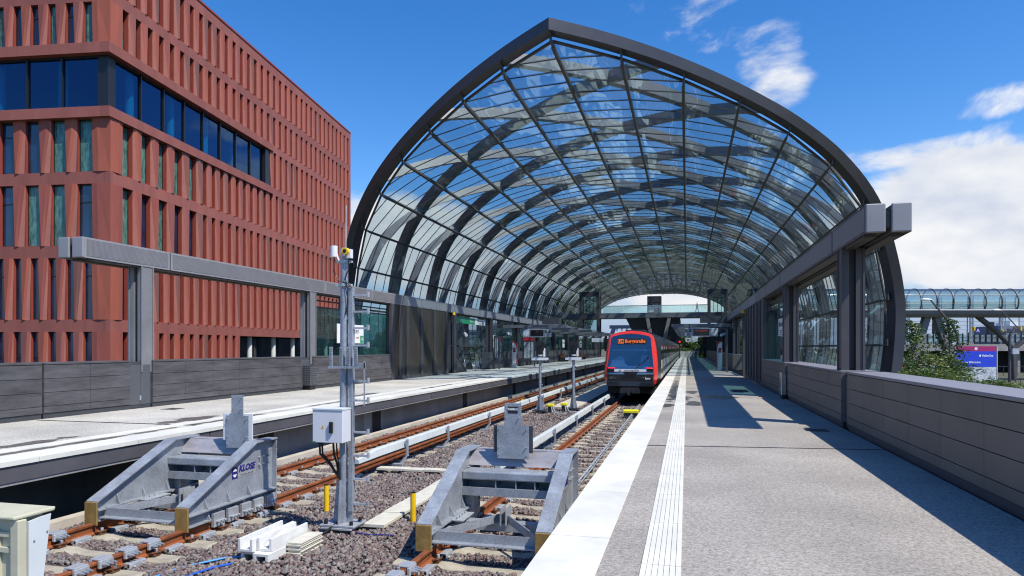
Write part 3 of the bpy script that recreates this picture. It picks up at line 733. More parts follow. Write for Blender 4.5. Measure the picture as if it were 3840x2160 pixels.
# arches: smooth curve through the profile, planar diagonals
def catmull(pts, n=5):
    out = []
    for i in range(len(pts)-1):
        p0 = pts[max(i-1, 0)]; p1 = pts[i]; p2 = pts[i+1]; p3 = pts[min(i+2, len(pts)-1)]
        for k in range(n):
            t = k/n
            out.append(tuple(.5*(2*b + (c-a)*t + (2*a-5*b+4*c-d)*t*t + (3*b-a-3*c+d)*t**3) for a, b, c, d in zip(p0, p1, p2, p3)))
    return out + [pts[-1]]
CURVE = catmull([(-a, b) for a, b in PROF[3:0:-1]] + PROF, 5)[15:]        # half profile from the crown down
HALF = [(0, PROF[0][1])] + [p for p in CURVE if p[0] > .15]
FULLC = [(-a, b) for a, b in HALF[:0:-1]] + HALF
def normals(c):
    out = []
    for i in range(len(c)):
        a, b = c[max(i-1, 0)], c[min(i+1, len(c)-1)]
        t = Vector((b[0]-a[0], b[1]-a[1])).normalized(); n_ = Vector((-t.y, t.x))
        out.append(n_)
    return out
NRM = normals(FULLC)
def arch(name, sl, yref, off, wd, dp, lo, hi, mat, mitre=False):
    """member over the curve where lo <= w <= hi, y = yref + sl*w"""
    pd = Vector((-sl, 1, 0)).normalized(); rings = []
    for (w_, z_), n_ in zip(FULLC, NRM):
        if w_ < lo-1e-6 or w_ > hi+1e-6: continue
        c = Vector((XC+w_, yref+sl*w_, z_)); nn = Vector((n_.x, 0, n_.y))
        nn = (nn + Vector((0, n_.x*sl*.0, 0)))
        a = c + nn*off; b = c + nn*(off+dp); h = pd*(wd/2)
        pts = [a-h, a+h, b+h, b-h]
        if mitre and abs(w_) < 1e-6:
            pts = [p + Vector((1, sl, 0))*((XC-p.x)) for p in pts]
        rings.append(pts)
    if len(rings) < 2: return
    m = MB(); m.ring(rings, caps=True); return m.build(name, mat, vault, smooth=True, angle=40)
arch('end_arch', SLOPE, YA-.15, .13, .5, .46, 0, 99, M['steel_arch'], True)
arch('end_arch', -SLOPE, YA-.15, .13, .5, .46, -99, 0, M['steel_arch'], True)
arch('end_arch', -SLOPE, YZ+.2, .30, .42, .6, 0, 99, M['steel_arch'], True)
arch('end_arch', SLOPE, YZ+.2, .30, .42, .6, -99, 0, M['steel_arch'], True)
W = 15.1
for k in range(-3, 20):
    for sl, y_foot in ((SLOPE, 40.9+7.5*k), (-SLOPE, 46.1+7.5*k)):          # y at the left foot
        yref = y_foot + sl*W
        ws = [w_ for w_, _ in FULLC if yref+sl*w_ > yf(w_)+.2 and yref+sl*w_ < yr(w_)-.1]
        if len(ws) < 4: continue
        arch('diagonal_arch', sl, yref, .34, .40, .52, min(ws), max(ws), M['steel_diag_lit'])
# little plates that hold the purlins to the end arch
m = MB()
for w_, z_ in full[1:-1]:
    m.box(XC+w_-.03, XC+w_+.03, yf(w_)-.3, yf(w_)+.1, z_-.02, z_+.34)
m.build('hanger', M['purlin'], vault)
# ------------------------------------------------------------ red office building
CB = Vector((-31.8, 31.8, 0)); ET = Vector((-.1297, .9916, 0)); NR = Vector((.9916, .1297, 0)); EL = -NR; NL = -ET
bld = thing('office_building', 'red terracotta office block of twisted concrete fins with a blue ribbon window', 'building', (CB.x, CB.y, -2.6))
class Fac:
    def __init__(s, o, t, n): s.o, s.t, s.n = o, t, n
    def p(s, a, b, z): v = s.o + s.t*a + s.n*b; return (v.x, v.y, z)
    def box(s, m, a0, a1, b0, b1, z0, z1):
        m.hexa([s.p(a0, b0, z0), s.p(a1, b0, z0), s.p(a1, b1, z0), s.p(a0, b1, z0)], [s.p(a0, b0, z1), s.p(a1, b0, z1), s.p(a1, b1, z1), s.p(a0, b1, z1)])
    def quadprism(s, m, bot, top, z0, z1, splay=0):
        n0 = len(m.f)
        m.add([s.p(a, b, z0) for a, b in bot] + [s.p(a, b, z1) for a, b in top],
              [tuple(range(len(bot)-1, -1, -1)), tuple(range(len(bot), 2*len(bot)))] + [(i, (i+1) % len(bot), len(bot)+(i+1) % len(bot), len(bot)+i) for i in range(len(bot))])
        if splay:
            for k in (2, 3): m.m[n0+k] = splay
FR_ = Fac(CB, ET, NR); FL_ = Fac(CB, EL, NL)
LR, LL = 37.5, 18.0
ROWS = [(-2.6, 2.44), (3.12, 6.64), (7.32, 10.81), (11.49, 14.5), (15.08, 18.1), (18.68, 21.1), (21.75, 24.65)]
TOP = 25.4; RIB = 18.2; D = .40; DL = .28
wallm = MB()
# dark core set back behind the fins (hollow behind the ribbon storey)
def core(t0, n_in, z0, z1):
    q = [FR_.p(t0, -n_in, 0)[:2], FR_.p(LR, -n_in, 0)[:2], (FR_.o+FR_.t*LR+FL_.t*LL)[:2], FL_.p(LL, -.02 if t0 < 1 else -t0, 0)[:2]]
    wallm.hexa([(a_, b_, z0) for a_, b_ in q], [(a_, b_, z1) for a_, b_ in q])
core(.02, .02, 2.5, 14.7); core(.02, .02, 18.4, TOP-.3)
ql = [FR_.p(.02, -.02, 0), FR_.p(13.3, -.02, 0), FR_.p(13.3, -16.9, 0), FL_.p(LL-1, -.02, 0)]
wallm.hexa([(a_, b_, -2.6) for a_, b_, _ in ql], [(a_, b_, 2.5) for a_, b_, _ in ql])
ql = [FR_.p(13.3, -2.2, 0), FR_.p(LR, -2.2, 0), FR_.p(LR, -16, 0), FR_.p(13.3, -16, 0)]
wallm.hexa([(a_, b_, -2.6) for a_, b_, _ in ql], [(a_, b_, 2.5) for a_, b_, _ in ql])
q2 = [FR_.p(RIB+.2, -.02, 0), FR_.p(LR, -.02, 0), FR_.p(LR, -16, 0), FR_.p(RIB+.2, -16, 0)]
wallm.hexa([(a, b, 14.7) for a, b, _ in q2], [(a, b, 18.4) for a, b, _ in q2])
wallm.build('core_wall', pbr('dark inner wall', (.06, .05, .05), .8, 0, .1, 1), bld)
band = MB()
for (z0, z1, ex) in ((2.44, 3.12, 0), (6.64, 7.32, 0), (10.81, 11.49, 0), (21.1, 21.75, 0), (24.65, TOP, .0)):
    FR_.box(band, 0, LR, -.03, D-.04+ex, z0, z1); FL_.box(band, 0, LL, -.03, DL-.04+ex, z0, z1)
    FR_.box(band, -DL+.04, 0, -.03, D-.04, z0, z1)
for z0, z1 in ((14.5, 15.08), (18.1, 18.68)):
    FR_.box(band, -D-.1, RIB+1.0, -.03, D+.1, z0, z1); FL_.box(band, 0, LL, -.03, D+.1, z0, z1)
    FR_.box(band, RIB+1.0, LR, -.03, D-.04, z0, z1)
FR_.box(band, LR, LR+.3, -10, D-.02, -2.6, TOP)
band.build('floor_band', TERRA[1], bld)
m = MB(); FR_.box(m, -D, LR+.3, D-.2, D+.02, TOP, TOP+.13); FL_.box(m, 0, LL, D-.2, D+.02, TOP, TOP+.13); m.build('roof_edge', M['jamb'], bld)
SPLAY = pbr('painted sunlit fin flank', (.33, .118, .088), .75, 0, .10, .9, .06, 25, detail=6)  # sunlit tone of the flanks painted in as a paler, rosier concrete
fins, wins = [], []
for ri, (z0, z1) in enumerate(ROWS):
    for F, L in ((FR_, LR), (FL_, LL)):
        a = .80; d_ = D if F is FR_ else DL
        wide = ri in (2, 3)
        while a < L-.3:
            if ri == 4 and (F is FL_ or a < RIB+.1): a = RIB+.15 if F is FR_ else 99; continue
            if ri == 0 and F is FR_ and a > 13.4: break
            if wide and a < 8.6: wd, gl = 1.62, .86
            else: wd, gl = 1.09, .50
            wd_ = min(wd, L-a)
            # order: glass first (nearer the corner), then fin
            bayw = wd_
            fins_a = a + gl
            h = z1-z0; fw = bayw-gl; j = random.uniform(-.02, .02)
            bot = [(fins_a, 0), (fins_a+.06, .1), (fins_a+.60*fw+j, d_-.01), (fins_a+.80*fw+j, d_+.03), (fins_a+fw-.02, d_-.05), (fins_a+fw, 0)]
            top = [(fins_a, 0), (fins_a+.02, .1), (fins_a+.02, d_-.03), (fins_a+.30*fw+j, d_+.03), (fins_a+fw+.05, d_-.05), (fins_a+fw, 0)]
            if (ri+int(a*7)) % 3 == 0: top[3] = (top[3][0]+.1*fw, d_-.01)
            fins.append((F, bot, top, z0, z1, random.choices(range(4), [4, 4, 3, 2])[0]))
            wins.append((F, a-.04, fins_a+.02, z0, z1, random.random(), ri))
            a += bayw
# corner fins
for ri, (z0, z1) in enumerate(ROWS):
    if ri == 4: continue
    cm = MB(); k = .5
    o = CB
    def cp(a, b, z):     # a along right facade, b along left facade (both outward offsets d)
        return a
    P_ = lambda tr, nr: (CB + ET*tr + NR*nr)
    pl_ = [P_(.76, 0), P_(.72, D-.02), P_(.30, D+.02), P_(-DL+.05, D-.05), CB+EL*.32+NL*(DL+.02), CB+EL*.70+NL*(DL-.02), CB+EL*.76, CB+ET*.1+EL*.1]
    ptp = [P_(.74, 0), P_(.78, D-.04), P_(.42, D+.02), P_(-DL+.0, D+.0), CB+EL*.42+NL*(DL+.02), CB+EL*.78+NL*(DL-.04), CB+EL*.74, CB+ET*.1+EL*.1]
    n_ = len(pl_)
    cm.add([(p.x, p.y, z0) for p in pl_] + [(p.x, p.y, z1) for p in ptp], [tuple(range(n_-1, -1, -1)), tuple(range(n_, 2*n_))] + [(i, (i+1) % n_, n_+(i+1) % n_, n_+i) for i in range(n_)])
    cm.build('corner_fin', TERRA[2 if ri % 2 else 0], bld)
def dist(F, a, z): p = F.p(a, 0, z); return math.sqrt(p[0]**2+p[1]**2+(z-1.5)**2) + (30 if z < 1 else 0)
def win_geo(m, w_):
    F, a0, a1, z0, z1, r_, ri = w_
    m.mat(0); F.box(m, a0, a1, -.015, .02, z0+.05, z1-.01)
    m.mat(1); F.box(m, a0, a0+.045, .0, .06, z0+.05, z1); F.box(m, a1-.045, a1, 0, .06, z0+.05, z1); F.box(m, a0, a1, 0, .07, z0, z0+.06); F.box(m, a0, a1, 0, .06, z1-.07, z1)
    if r_ > .6: F.box(m, a0, a1, 0, .05, z0+(z1-z0)*.7, z0+(z1-z0)*.7+.06)
    m.mat(2); F.box(m, a1-.02, a1+.04, .0, .30 if F is FR_ else .2, z0, z1); F.box(m, a0-.02, a1+.06, .06, (D if F is FR_ else DL)-.1, z0, z0+.03)
wins.sort(key=lambda w_: dist(w_[0], w_[1], (w_[3]+w_[4])/2)); fins.sort(key=lambda f_: dist(f_[0], f_[1][0][0], (f_[3]+f_[4])/2))
WM = [[M['office_glass'], M['frame_black'], M['jamb']], [M['office_film'], M['frame_black'], M['jamb']]]
for w_ in wins[:100]:
    m = MB(); win_geo(m, w_); m.build('window', WM[1 if w_[5] < .42 and w_[6] in (2, 3, 5) else 0], bld)
m = MB()
for w_ in wins[100:]: win_geo(m, w_)
o_ = m.build('window', WM[0], bld); o_['kind'] = 'stuff'
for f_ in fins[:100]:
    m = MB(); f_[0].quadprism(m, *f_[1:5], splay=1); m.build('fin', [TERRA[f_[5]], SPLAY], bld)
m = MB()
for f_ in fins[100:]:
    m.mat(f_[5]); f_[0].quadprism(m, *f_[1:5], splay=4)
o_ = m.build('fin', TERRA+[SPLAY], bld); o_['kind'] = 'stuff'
# ribbon storey: panes, mullions, room behind
for F, L, st in ((FR_, RIB, .5), (FL_, LL, .5)):
    a = st
    while a < L-.5:
        b = min(a+2.2, L-.05)
        m = MB(); F.box(m, a+.03, b-.03, .03, .05, 15.12, 18.0); m.build('ribbon_pane', M['blue_glass'], bld)
        m = MB(); F.box(m, b-.05, b+.05, -.05, .16, 15.08, 18.1); m.build('mullion', M['frame_black'], bld)
        a = b
m = MB(); FR_.box(m, -.12, .5, -.5, .12, 15.08, 18.1); FR_.box(m, 0, RIB, -.02, .1, 17.98, 18.1); FL_.box(m, 0, LL, -.02, .1, 17.98, 18.1)
FR_.box(m, RIB-.1, RIB+.9, -.05, .3, 15.08, 18.1)
m.build('corner_post', M['frame_black'], bld)
m = MB(); q3 = [FR_.p(5.5, -5.5, 0), FR_.p(RIB+.1, -5.5, 0), FR_.p(RIB+.1, -16, 0), FR_.p(5.5, -17.9, 0)]
m.hexa([(a, b, 14.7) for a, b, _ in q3], [(a, b, 18.4) for a, b, _ in q3]); m.build('room_core', pbr('office back wall', (.16, .2, .24), .8, 0, .3, .3), bld)
m = MB()
for a in (2.6, 6.6, 10.6, 14.6):
    p = FR_.p(a, -.55, 0); m.tube((p[0], p[1], 14.7), (p[0], p[1], 18.4), .24, n=16)
for a in (3.2, 7.2, 11.2):
    p = FL_.p(a, -.55, 0); m.tube((p[0], p[1], 14.7), (p[0], p[1], 18.4), .24, n=16)
m.build('room_column', M['white'], bld, smooth=True)
# open ground floor with round columns and dark shopfront
m = MB(); FR_.box(m, 13.35, LR-.2, -2.18, -2.0, -2.6, 2.44); m.build('shopfront', M['office_glass'], bld)
for a in (16.5, 20.6, 24.4, 28.3, 32.2):
    p = FR_.p(a, -.25, 0); m = MB(); m.tube((p[0], p[1], -2.6), (p[0], p[1], 2.44), .2, n=18); m.build('column', M['white_conc'], bld, smooth=True)
# ------------------------------------------------------------ rails, sleepers, clips
ZR = -.97
TR = {'l': -7.51, 'r': -2.37}
def rail_profile():
    return [(-.07, -.16), (.07, -.16), (.07, -.148), (.012, -.125), (.010, -.045), (.036, -.036), (.036, -.008), (.026, 0), (-.026, 0), (-.036, -.008), (-.036, -.036), (-.010, -.045), (-.012, -.125), (-.07, -.148)]
for sd, off, nm in (('l', -.76, 'rusty rail nearest the left platform'), ('l', .76, 'rusty rail of the left track nearest the mast'),
                    ('r', -.76, 'rusty rail of the right track left of the train'), ('r', .76, 'rusty rail of the right track tucked beside the right platform edge')):
    t = thing('rail', nm, 'rail', (TR[sd]+off, 5.3, ZR-.16), 'running rails')
    m = MB(); x = TR[sd]+off
    m.prism([(x+a, ZR+b) for a, b in rail_profile()], 'y', 5.25, 120); m.build('rail_bar', M['rust'], t)
    # clips and bolts at every sleeper
    c = MB(); y = SL_Y0
    while y < 42:
        for s in (-1, 1):
            c.mat(0).box(x+s*.105-.035, x+s*.105+.035, y-.06, y+.06, ZR-.165, ZR-.125)
            c.mat(0).path([(x+s*.06, y-.07, ZR-.13), (x+s*.12, y-.075, ZR-.115), (x+s*.15, y-.02, ZR-.115), (x+s*.15, y+.03, ZR-.115), (x+s*.12, y+.075, ZR-.115), (x+s*.06, y+.07, ZR-.13)], .012, 5)
            c.mat(1).tube((x+s*.115, y, ZR-.15), (x+s*.115, y, ZR-.075), .022, n=6)
        y += SL_PITCH
    o = c.build('clip', [M['clip'], M['zinc_lite']], t); o['kind'] = 'stuff'
def sleeper_mesh(x, y):
    m = MB(); t = ZR-.175
    # hollowed middle between the two rail seats
    prof = [(-1.25, t-.05), (-1.22, t), (-.52, t), (-.30, t-.035), (.30, t-.035), (.52, t), (1.22, t), (1.25, t-.05)]
    r0 = [(x+a, y-.14, b-.03) for a, b in prof]; r1 = [(x+a, y-.10, b) for a, b in prof]; r2 = [(x+a, y+.10, b) for a, b in prof]; r3 = [(x+a, y+.14, b-.03) for a, b in prof]
    rb = [(x+a, y-.15, t-.2) for a, b in prof]; rc = [(x+a, y+.15, t-.2) for a, b in prof]
    m.ring([rb, r0, r1, r2, r3, rc], closed=False)
    for sg, k in ((0, 0), (-1, 7)):
        m.add([rb[k], r0[k], r1[k], r2[k], r3[k], rc[k]], [(0, 1, 2, 3, 4, 5)])
    for s in (-1, 1): m.tube((x+s*1.02, y, t-.01), (x+s*1.02, y, t+.006), .04, n=10)
    return m
first = None
for sd, ymax in (('l', 62), ('r', 32)):
    y = SL_Y0; k = 0
    while y < ymax:
        lab = ('concrete sleeper under the left track between two ballast strips' if sd == 'l' else 'concrete sleeper under the right track beside the platform edge')
        if first is None:
            first = sleeper_mesh(TR[sd], y).build('sleeper', M['sleeper'], bevel=.008); first0 = first.location.copy(); fy = y; fx = TR[sd]
            tag(first, lab, 'sleeper', 'sleepers of the left track')
        else:
            c = first.copy(); col.objects.link(c); c.location = first0 + Vector((TR[sd]-fx + random.uniform(-.015, .015), y-fy, random.uniform(-.006, .004)))
            c.rotation_euler.z = random.uniform(-.006, .006)
            tag(c, lab, 'sleeper', 'sleepers of the left track' if sd == 'l' else 'sleepers of the right track')
        y += SL_PITCH
# grey rail clamps bolted round the rail heads in front of and beneath the stops
def clamp(x, y, side, label):
    t = thing('rail_clamp', label, 'rail clamp', (x, y, ZR-.10), 'grey clamps on the rails by the buffer stops')
    m = MB()
    m.box(x-.085, x-.04, y-.10, y+.10, ZR-.085, ZR+.012); m.box(x+.04, x+.085, y-.10, y+.10, ZR-.085, ZR+.012)
    m.box(x-.075, x+.075, y-.095, y+.095, ZR+.004, ZR+.03)
    m.build('jaw', M['zinc_lite'], t, bevel=.01)
    for k in (-.06, 0, .06):
        m = MB(); m.tube((x+side*.08, y+k, ZR-.035), (x+side*.13, y+k, ZR-.035), .022, n=8); m.tube((x+side*.13, y+k, ZR-.035), (x+side*.165, y+k, ZR-.035), .012, n=8)
        m.build('bolt', M['zinc'], t)
    return t
names = {('l', -.76): 'on the left rail of the left track', ('l', .76): 'on the right rail of the left track', ('r', -.76): 'on the left rail of the right track'}
for (sd, off), ys in {('l', -.76): (6.95, 7.42), ('l', .76): (6.32, 6.66, 7.04, 7.42), ('r', -.76): (7.0, 7.33)}.items():
    for i, y in enumerate(ys):
        clamp(TR[sd]+off, y, 1, 'grey clamp %s, %s' % (names[(sd, off)], ['farthest from', 'second farthest from', 'third farthest from', 'closest to'][i] + ' the stop' if len(ys) == 4 else ['farther from', 'closer to'][i] + ' the stop'))
# pale anchor blocks on the rail foot between the sleepers
for sd, off in (('l', -.76), ('l', .76), ('r', -.76)):
    for i in range(11 if sd == 'l' else 9):
        y = SL_Y0 + SL_PITCH*(i+.5) + .66
        x = TR[sd]+off; s = 1
        m = MB(); m.box(x+s*.06-.012, x+s*.06+.08, y-.13, y+.13, ZR-.19, ZR-.13); m.box(x+.10, x+.145, y-.13, y+.13, ZR-.22, ZR-.14)
        for k in (-.07, .07): m.tube((x+.145, y+k, ZR-.18), (x+.175, y+k, ZR-.18), .017, n=7)
        tag(m.build('rail_anchor', M['zinc_lite'], bevel=.008), 'pale anchor block bolted to the foot of a rail between sleepers', 'rail anchor', 'anchor blocks along the rail feet')
# ------------------------------------------------------------ buffer stops
def buffer_stop(xc, label, plate_w, side_plate, badge):
    y0 = 8.0; t = thing('buffer_stop', label, 'buffer stop', (xc, y0, ZR), 'galvanised buffer stops at the track ends')
    P = [(0, .0), (0, .30), (1.56, 1.0), (2.1, 1.0), (2.1, .2), (.35, .2)]
    for s in (-1, 1):
        x = xc + s*.765
        m = MB()
        m.prism([(y0+.03, ZR+.18), (y0+.03, ZR+.30), (y0+1.56, ZR+.99), (y0+2.09, ZR+.99), (y0+2.09, ZR+.18)], 'x', x-.012, x+.012)
        # sloping top flange, level top, rear flange, bottom flange
        m.hexa([(x-.10, y0, ZR+.285), (x+.10, y0, ZR+.285), (x+.10, y0+1.56, ZR+.985), (x-.10, y0+1.56, ZR+.985)], [(x-.10, y0, ZR+.315), (x+.10, y0, ZR+.315), (x+.10, y0+1.55, ZR+1.015), (x-.10, y0+1.55, ZR+1.015)])
        m.box(x-.10, x+.10, y0+1.552, y0+2.12, ZR+.988, ZR+1.013)
        m.box(x-.09, x+.09, y0+2.09, y0+2.11, ZR+.0, ZR+.986)
        m.box(x-.10, x+.10, y0+.02, y0+2.088, ZR+.165, ZR+.19)
        m.box(x-.095, x+.095, y0+.03, y0+.5, ZR+.012, ZR+.03); m.box(x-.012, x+.012, y0+.03, y0+.5, ZR+.03, ZR+.165)
        for g in (.42, .92, 1.42):
            for q in (-1, 1):
                m.add([(x+q*.013, y0+g, ZR+.19), (x+q*.09, y0+g, ZR+.19), (x+q*.013, y0+g, ZR+.36), (x+q*.013, y0+g+.014, ZR+.19), (x+q*.09, y0+g+.014, ZR+.19), (x+q*.013, y0+g+.014, ZR+.36)], [(0, 1, 2), (5, 4, 3), (0, 3, 4, 1), (1, 4, 5, 2), (2, 5, 3, 0)])
        m.hexa([(x-.01, y0+.46, ZR+.03), (x+.09, y0+.46, ZR+.03), (x+.09, y0+.48, ZR+.03), (x-.01, y0+.48, ZR+.03)], [(x-.01, y0+.46, ZR+.165), (x+.03, y0+.46, ZR+.165), (x+.03, y0+.48, ZR+.165), (x-.01, y0+.48, ZR+.165)])
        m.build('side_frame', M['zinc'], t, bevel=.004)
        m = MB(); m.box(x-.105, x+.105, y0-.025, y0+.005, ZR-.03, ZR+.30); m.build('impact_pad', M['ochre'], t, bevel=.006)
        m = MB()
        for zz in (.62, .74):
            for yy in (1.72, 1.83, 1.94): m.tube((x+.012, y0+yy, ZR+zz), (x+.055, y0+yy, ZR+zz), .013, n=7)
        for zz in (.55, .68, .81, .94): m.tube((x+.06, y0+2.11, ZR+zz), (x+.06, y0+2.15, ZR+zz), .014, n=7)
        m.build('bolt', M['zinc_lite'], t)
        # shoes that grip the rail under the frame
        for yy in (.66, .98, 1.30, 1.62, 1.95):
            m = MB(); m.box(x-.095, x-.04, y0+yy-.12, y0+yy+.12, ZR-.1, ZR+.10); m.box(x+.04, x+.095, y0+yy-.12, y0+yy+.12, ZR-.1, ZR+.10)
            for k in (-.07, 0, .07): m.tube((x+.09, y0+yy+k, ZR-.02), (x+.155, y0+yy+k, ZR-.02), .02, n=7)
            m.build('rail_shoe', M['zinc_lite'], t, bevel=.006)
    i = .752
    m = MB()    # tilted channel behind the target
    m.hexa([(xc-i, y0+1.78, ZR+.76), (xc+i, y0+1.78, ZR+.76), (xc+i, y0+1.84, ZR+.76), (xc-i, y0+1.84, ZR+.76)], [(xc-i, y0+1.90, ZR+.975), (xc+i, y0+1.90, ZR+.975), (xc+i, y0+1.95, ZR+.975), (xc-i, y0+1.95, ZR+.975)])
    m.box(xc-i, xc+i, y0+1.90, y0+2.08, ZR+.955, ZR+.985)
    m.build('cross_beam', pbr('weathered galvanised beam', (.36, .34, .35), .55, .25, .3, 3, stretch=(.6, 1, 2)), t)
    m = MB()
    m.box(xc-i, xc+i, y0+1.46, y0+1.80, ZR+.60, ZR+.725); m.build('cross_beam', M['zinc'], t, bevel=.02)
    m = MB(); m.box(xc-i, xc+i, y0+1.47, y0+1.52, ZR+.37, ZR+.49); m.box(xc-i, xc+i, y0+1.52, y0+1.8, ZR+.37, ZR+.385)
    for k in (-.25, .05, .33): m.box(xc+k-.008, xc+k+.008, y0+1.48, y0+1.75, ZR+.49, ZR+.60)
    m.box(xc-i, xc+i, y0+1.801, y0+1.82, ZR+.37, ZR+.60)
    m.build('cross_beam', M['zinc'], t)
    m = MB()
    for s in (-1, 1): m.box(xc+s*.68-.07, xc+s*.68+.07, y0+1.6, y0+1.8, ZR+.0, ZR+.37)
    m.box(xc-.7, xc+.7, y0+.95, y0+1.15, ZR+.02, ZR+.13)
    m.build('base_beam', M['zinc'], t)
    m = MB(); m.box(xc-i+.05, xc+i-.05, y0+.16, y0+.175, ZR+.06, ZR+.19); m.box(xc-i+.05, xc+i-.05, y0+.05, y0+.16, ZR+.06, ZR+.075); m.build('front_angle', M['zinc'], t)
    for s in (-1, 1):
        m = MB(); m.bar((xc+s*.66, y0+.2, ZR+.13), (xc+s*.05, y0+.98, ZR+.2), .014, .11); m.build('diagonal_brace', M['zinc'], t)
        m = MB(); m.box(xc+s*.6-.1, xc+s*.6+.1, y0+.75, y0+1.25, ZR+.17, ZR+.185)
        for k in range(4): m.tube((xc+s*.6, y0+.82+k*.11, ZR+.185), (xc+s*.6, y0+.82+k*.11, ZR+.215), .022, n=6)
        m.build('gusset_plate', M['zinc_lite'], t)
    m = MB(); m.box(xc-.015, xc+.0, y0+.85, y0+1.1, ZR+.12, ZR+.36); m.box(xc+.06, xc+.075, y0+.85, y0+1.1, ZR+.12, ZR+.36); m.build('centre_bracket', M['zinc_lite'], t)
    # target plate
    px = xc + plate_w[3]
    m = MB(); yp = y0+1.74
    a, b, c = plate_w[0]/2, plate_w[1]/2, plate_w[2]
    zb, zm, zt = c
    m.prism([(px-b, zb), (px+b, zb), (px+b, zm), (px+a, zm), (px+a, zt), (px-a, zt), (px-a, zm), (px-b, zm)], 'y', yp, yp+.012)
    tpl = m.build('target_plate', M['zinc'], t, bevel=.002)
    m = MB()
    for zz in (zb+.06, zb+(zm-zb)*.35, zm-.05):
        for s in (-1, 1): m.tube((px+s*(b-.035), yp, zz), (px+s*(b-.035), yp-.025, zz), .009, n=6)
    for zz in (zm+.12, zt-.04):
        for s in (-1, 1): m.tube((px+s*(a-.03), yp, zz), (px+s*(a-.03), yp-.025, zz), .009, n=6)
    m.build('bolt', M['zinc'], tpl)
    wp, z0p, z1p, mt = side_plate
    m = MB(); m.box(px-wp/2, px+wp/2, yp+.016, yp+.03, z0p, z1p); m.build('rear_plate', mt, t, bevel=.006)
    if badge:
        m = MB(); m.box(px-.075, px+.075, yp-.004, yp, zt-.15, zt-.05); bdg = m.build('badge', M['ink'], tpl)
        text('badge_text', 'TAURUS', .042, M['sign_white'], (px, yp-.006, zt-.09), (1, 0, 0), (0, 0, 1), tpl, bold=.002)
    # maker's plate on the right cheek
    x = xc+.765+.014; yc = y0+1.33; zc = ZR+.60
    m = MB(); m.box(x-.002, x+.001, yc-.28, yc+.30, zc-.095, zc+.095); npl = m.build('name_plate', pbr('silver foil', (.40, .42, .43), .4, .3, .1, 8), t)
    m = MB(); m.box(x+.001, x+.003, yc-.285, yc-.15, zc-.10, zc+.08); m.build('logo', M['ink_blue'], npl)
    m = MB()
    for q0, q1 in ((20, 160), (200, 340)):      # disc cut by a level bar
        m.add([(x+.0035, yc-.2175+.048*math.cos(R(q0+(q1-q0)*k/12)), zc-.01+.066*math.sin(R(q0+(q1-q0)*k/12))) for k in range(13)], [tuple(range(13))])
    m.build('logo_mark', M['sign_white'], npl)
    text('name_text', 'KLOSE', .135, M['ink_blue'], (x+.004, yc+.075, zc+.03), (0, 1, 0), (0, 0, 1), npl, bold=.006, shear=.25)
    text('name_text', 'Train Stop Systems', .042, M['ink_grey'], (x+.004, yc+.075, zc-.06), (0, 1, 0), (0, 0, 1), npl, shear=.2)
    return t
buffer_stop(-7.51, 'galvanised buffer stop at the end of the left track, white board behind its target', (.22, .42, (-.10, .43, .77), .36), (.56, .02, .465, M['white']), False)
buffer_stop(-2.42, 'galvanised buffer stop at the end of the right track, dark board behind its target', (.255, .485, (-.09, .40, .73), -.06), (.60, .0, .40, M['paint_dark']), True)

# ------------------------------------------------------------ mast with switch cabinet
mx, my, mz = -4.86, 9.05, -1.0
t = thing('mast', 'galvanised mast with step irons, white switch cabinet and antennas between the tracks', 'mast', (mx, my, -1.25))
m = MB(); m.tube((mx, my, mz), (mx+.02, my, 2.93), .060, .055, n=24); m.build('pole', M['zinc_mast'], t, smooth=True)
m = MB(); m.tube((mx-.02, my, -1.3), (mx-.02, my, mz-.05), .14, n=24); m.build('pedestal', pbr('grey pedestal', (.3, .3, .33), .5, .2, .15, 3), t, smooth=True)
m = MB(); m.box(mx-.27, mx+.27, my-.2, my+.2, mz-.03, mz); m.box(mx-.24, mx+.24, my-.22, my+.18, mz-.065, mz-.035); m.build('base_plate', M['zinc_lite'], t, bevel=.005)
m = MB()
for dx, dy in ((1, 0), (-1, 0), (0, 1), (0, -1)):
    a = (mx+dx*.055, my+dy*.055); b = (mx+dx*.16, my+dy*.16); px, py = -dy*.006, dx*.006
    m.add([(a[0]-px, a[1]-py, mz), (b[0]-px, b[1]-py, mz), (mx+dx*.10-px, my+dy*.10-py, mz+.62), (a[0]-px, a[1]-py, mz+.62), (a[0]+px, a[1]+py, mz), (b[0]+px, b[1]+py, mz), (mx+dx*.10+px, my+dy*.10+py, mz+.62), (a[0]+px, a[1]+py, mz+.62)], [(0, 1, 2, 3), (7, 6, 5, 4), (0, 4, 5, 1), (1, 5, 6, 2), (2, 6, 7, 3), (3, 7, 4, 0)])
m.build('gusset', M['zinc'], t)
m = MB()
for dx, dy in ((-.2, -.14), (.2, -.14), (.2, .14), (-.2, .14)): m.tube((mx+dx, my+dy, mz), (mx+dx, my+dy, mz+.05), .028, n=10)
m.build('bolt_cap', M['cable'], t)
m = MB(); m.box(mx+.10, mx+.17, my-.04, my+.03, -.83, 2.42); m.build('ladder_rail', M['zinc'], t, bevel=.004)
for zz in [-.72, -.42, -.12, .17, .50, 1.02]:
    pass
m = MB()
for zz in (-.74, -.38, -.03, .34, .62, .98, 1.72, 1.98, 2.28):
    m.bar((mx+.1, my, zz), (mx+.06, my, zz), .05, .05)
m.build('standoff', M['zinc'], t)
for zz in (-.72, -.36, -.02, .32, .78, 1.06, 1.58, 1.83, 2.07, 2.31):
    m = MB(); m.box(mx+.17, mx+.40, my-.02, my+.02, zz-.014, zz+.014); m.box(mx+.385, mx+.41, my-.022, my+.022, zz-.03, zz+.05); m.build('step_iron', M['zinc_lite'], t)
m = MB()
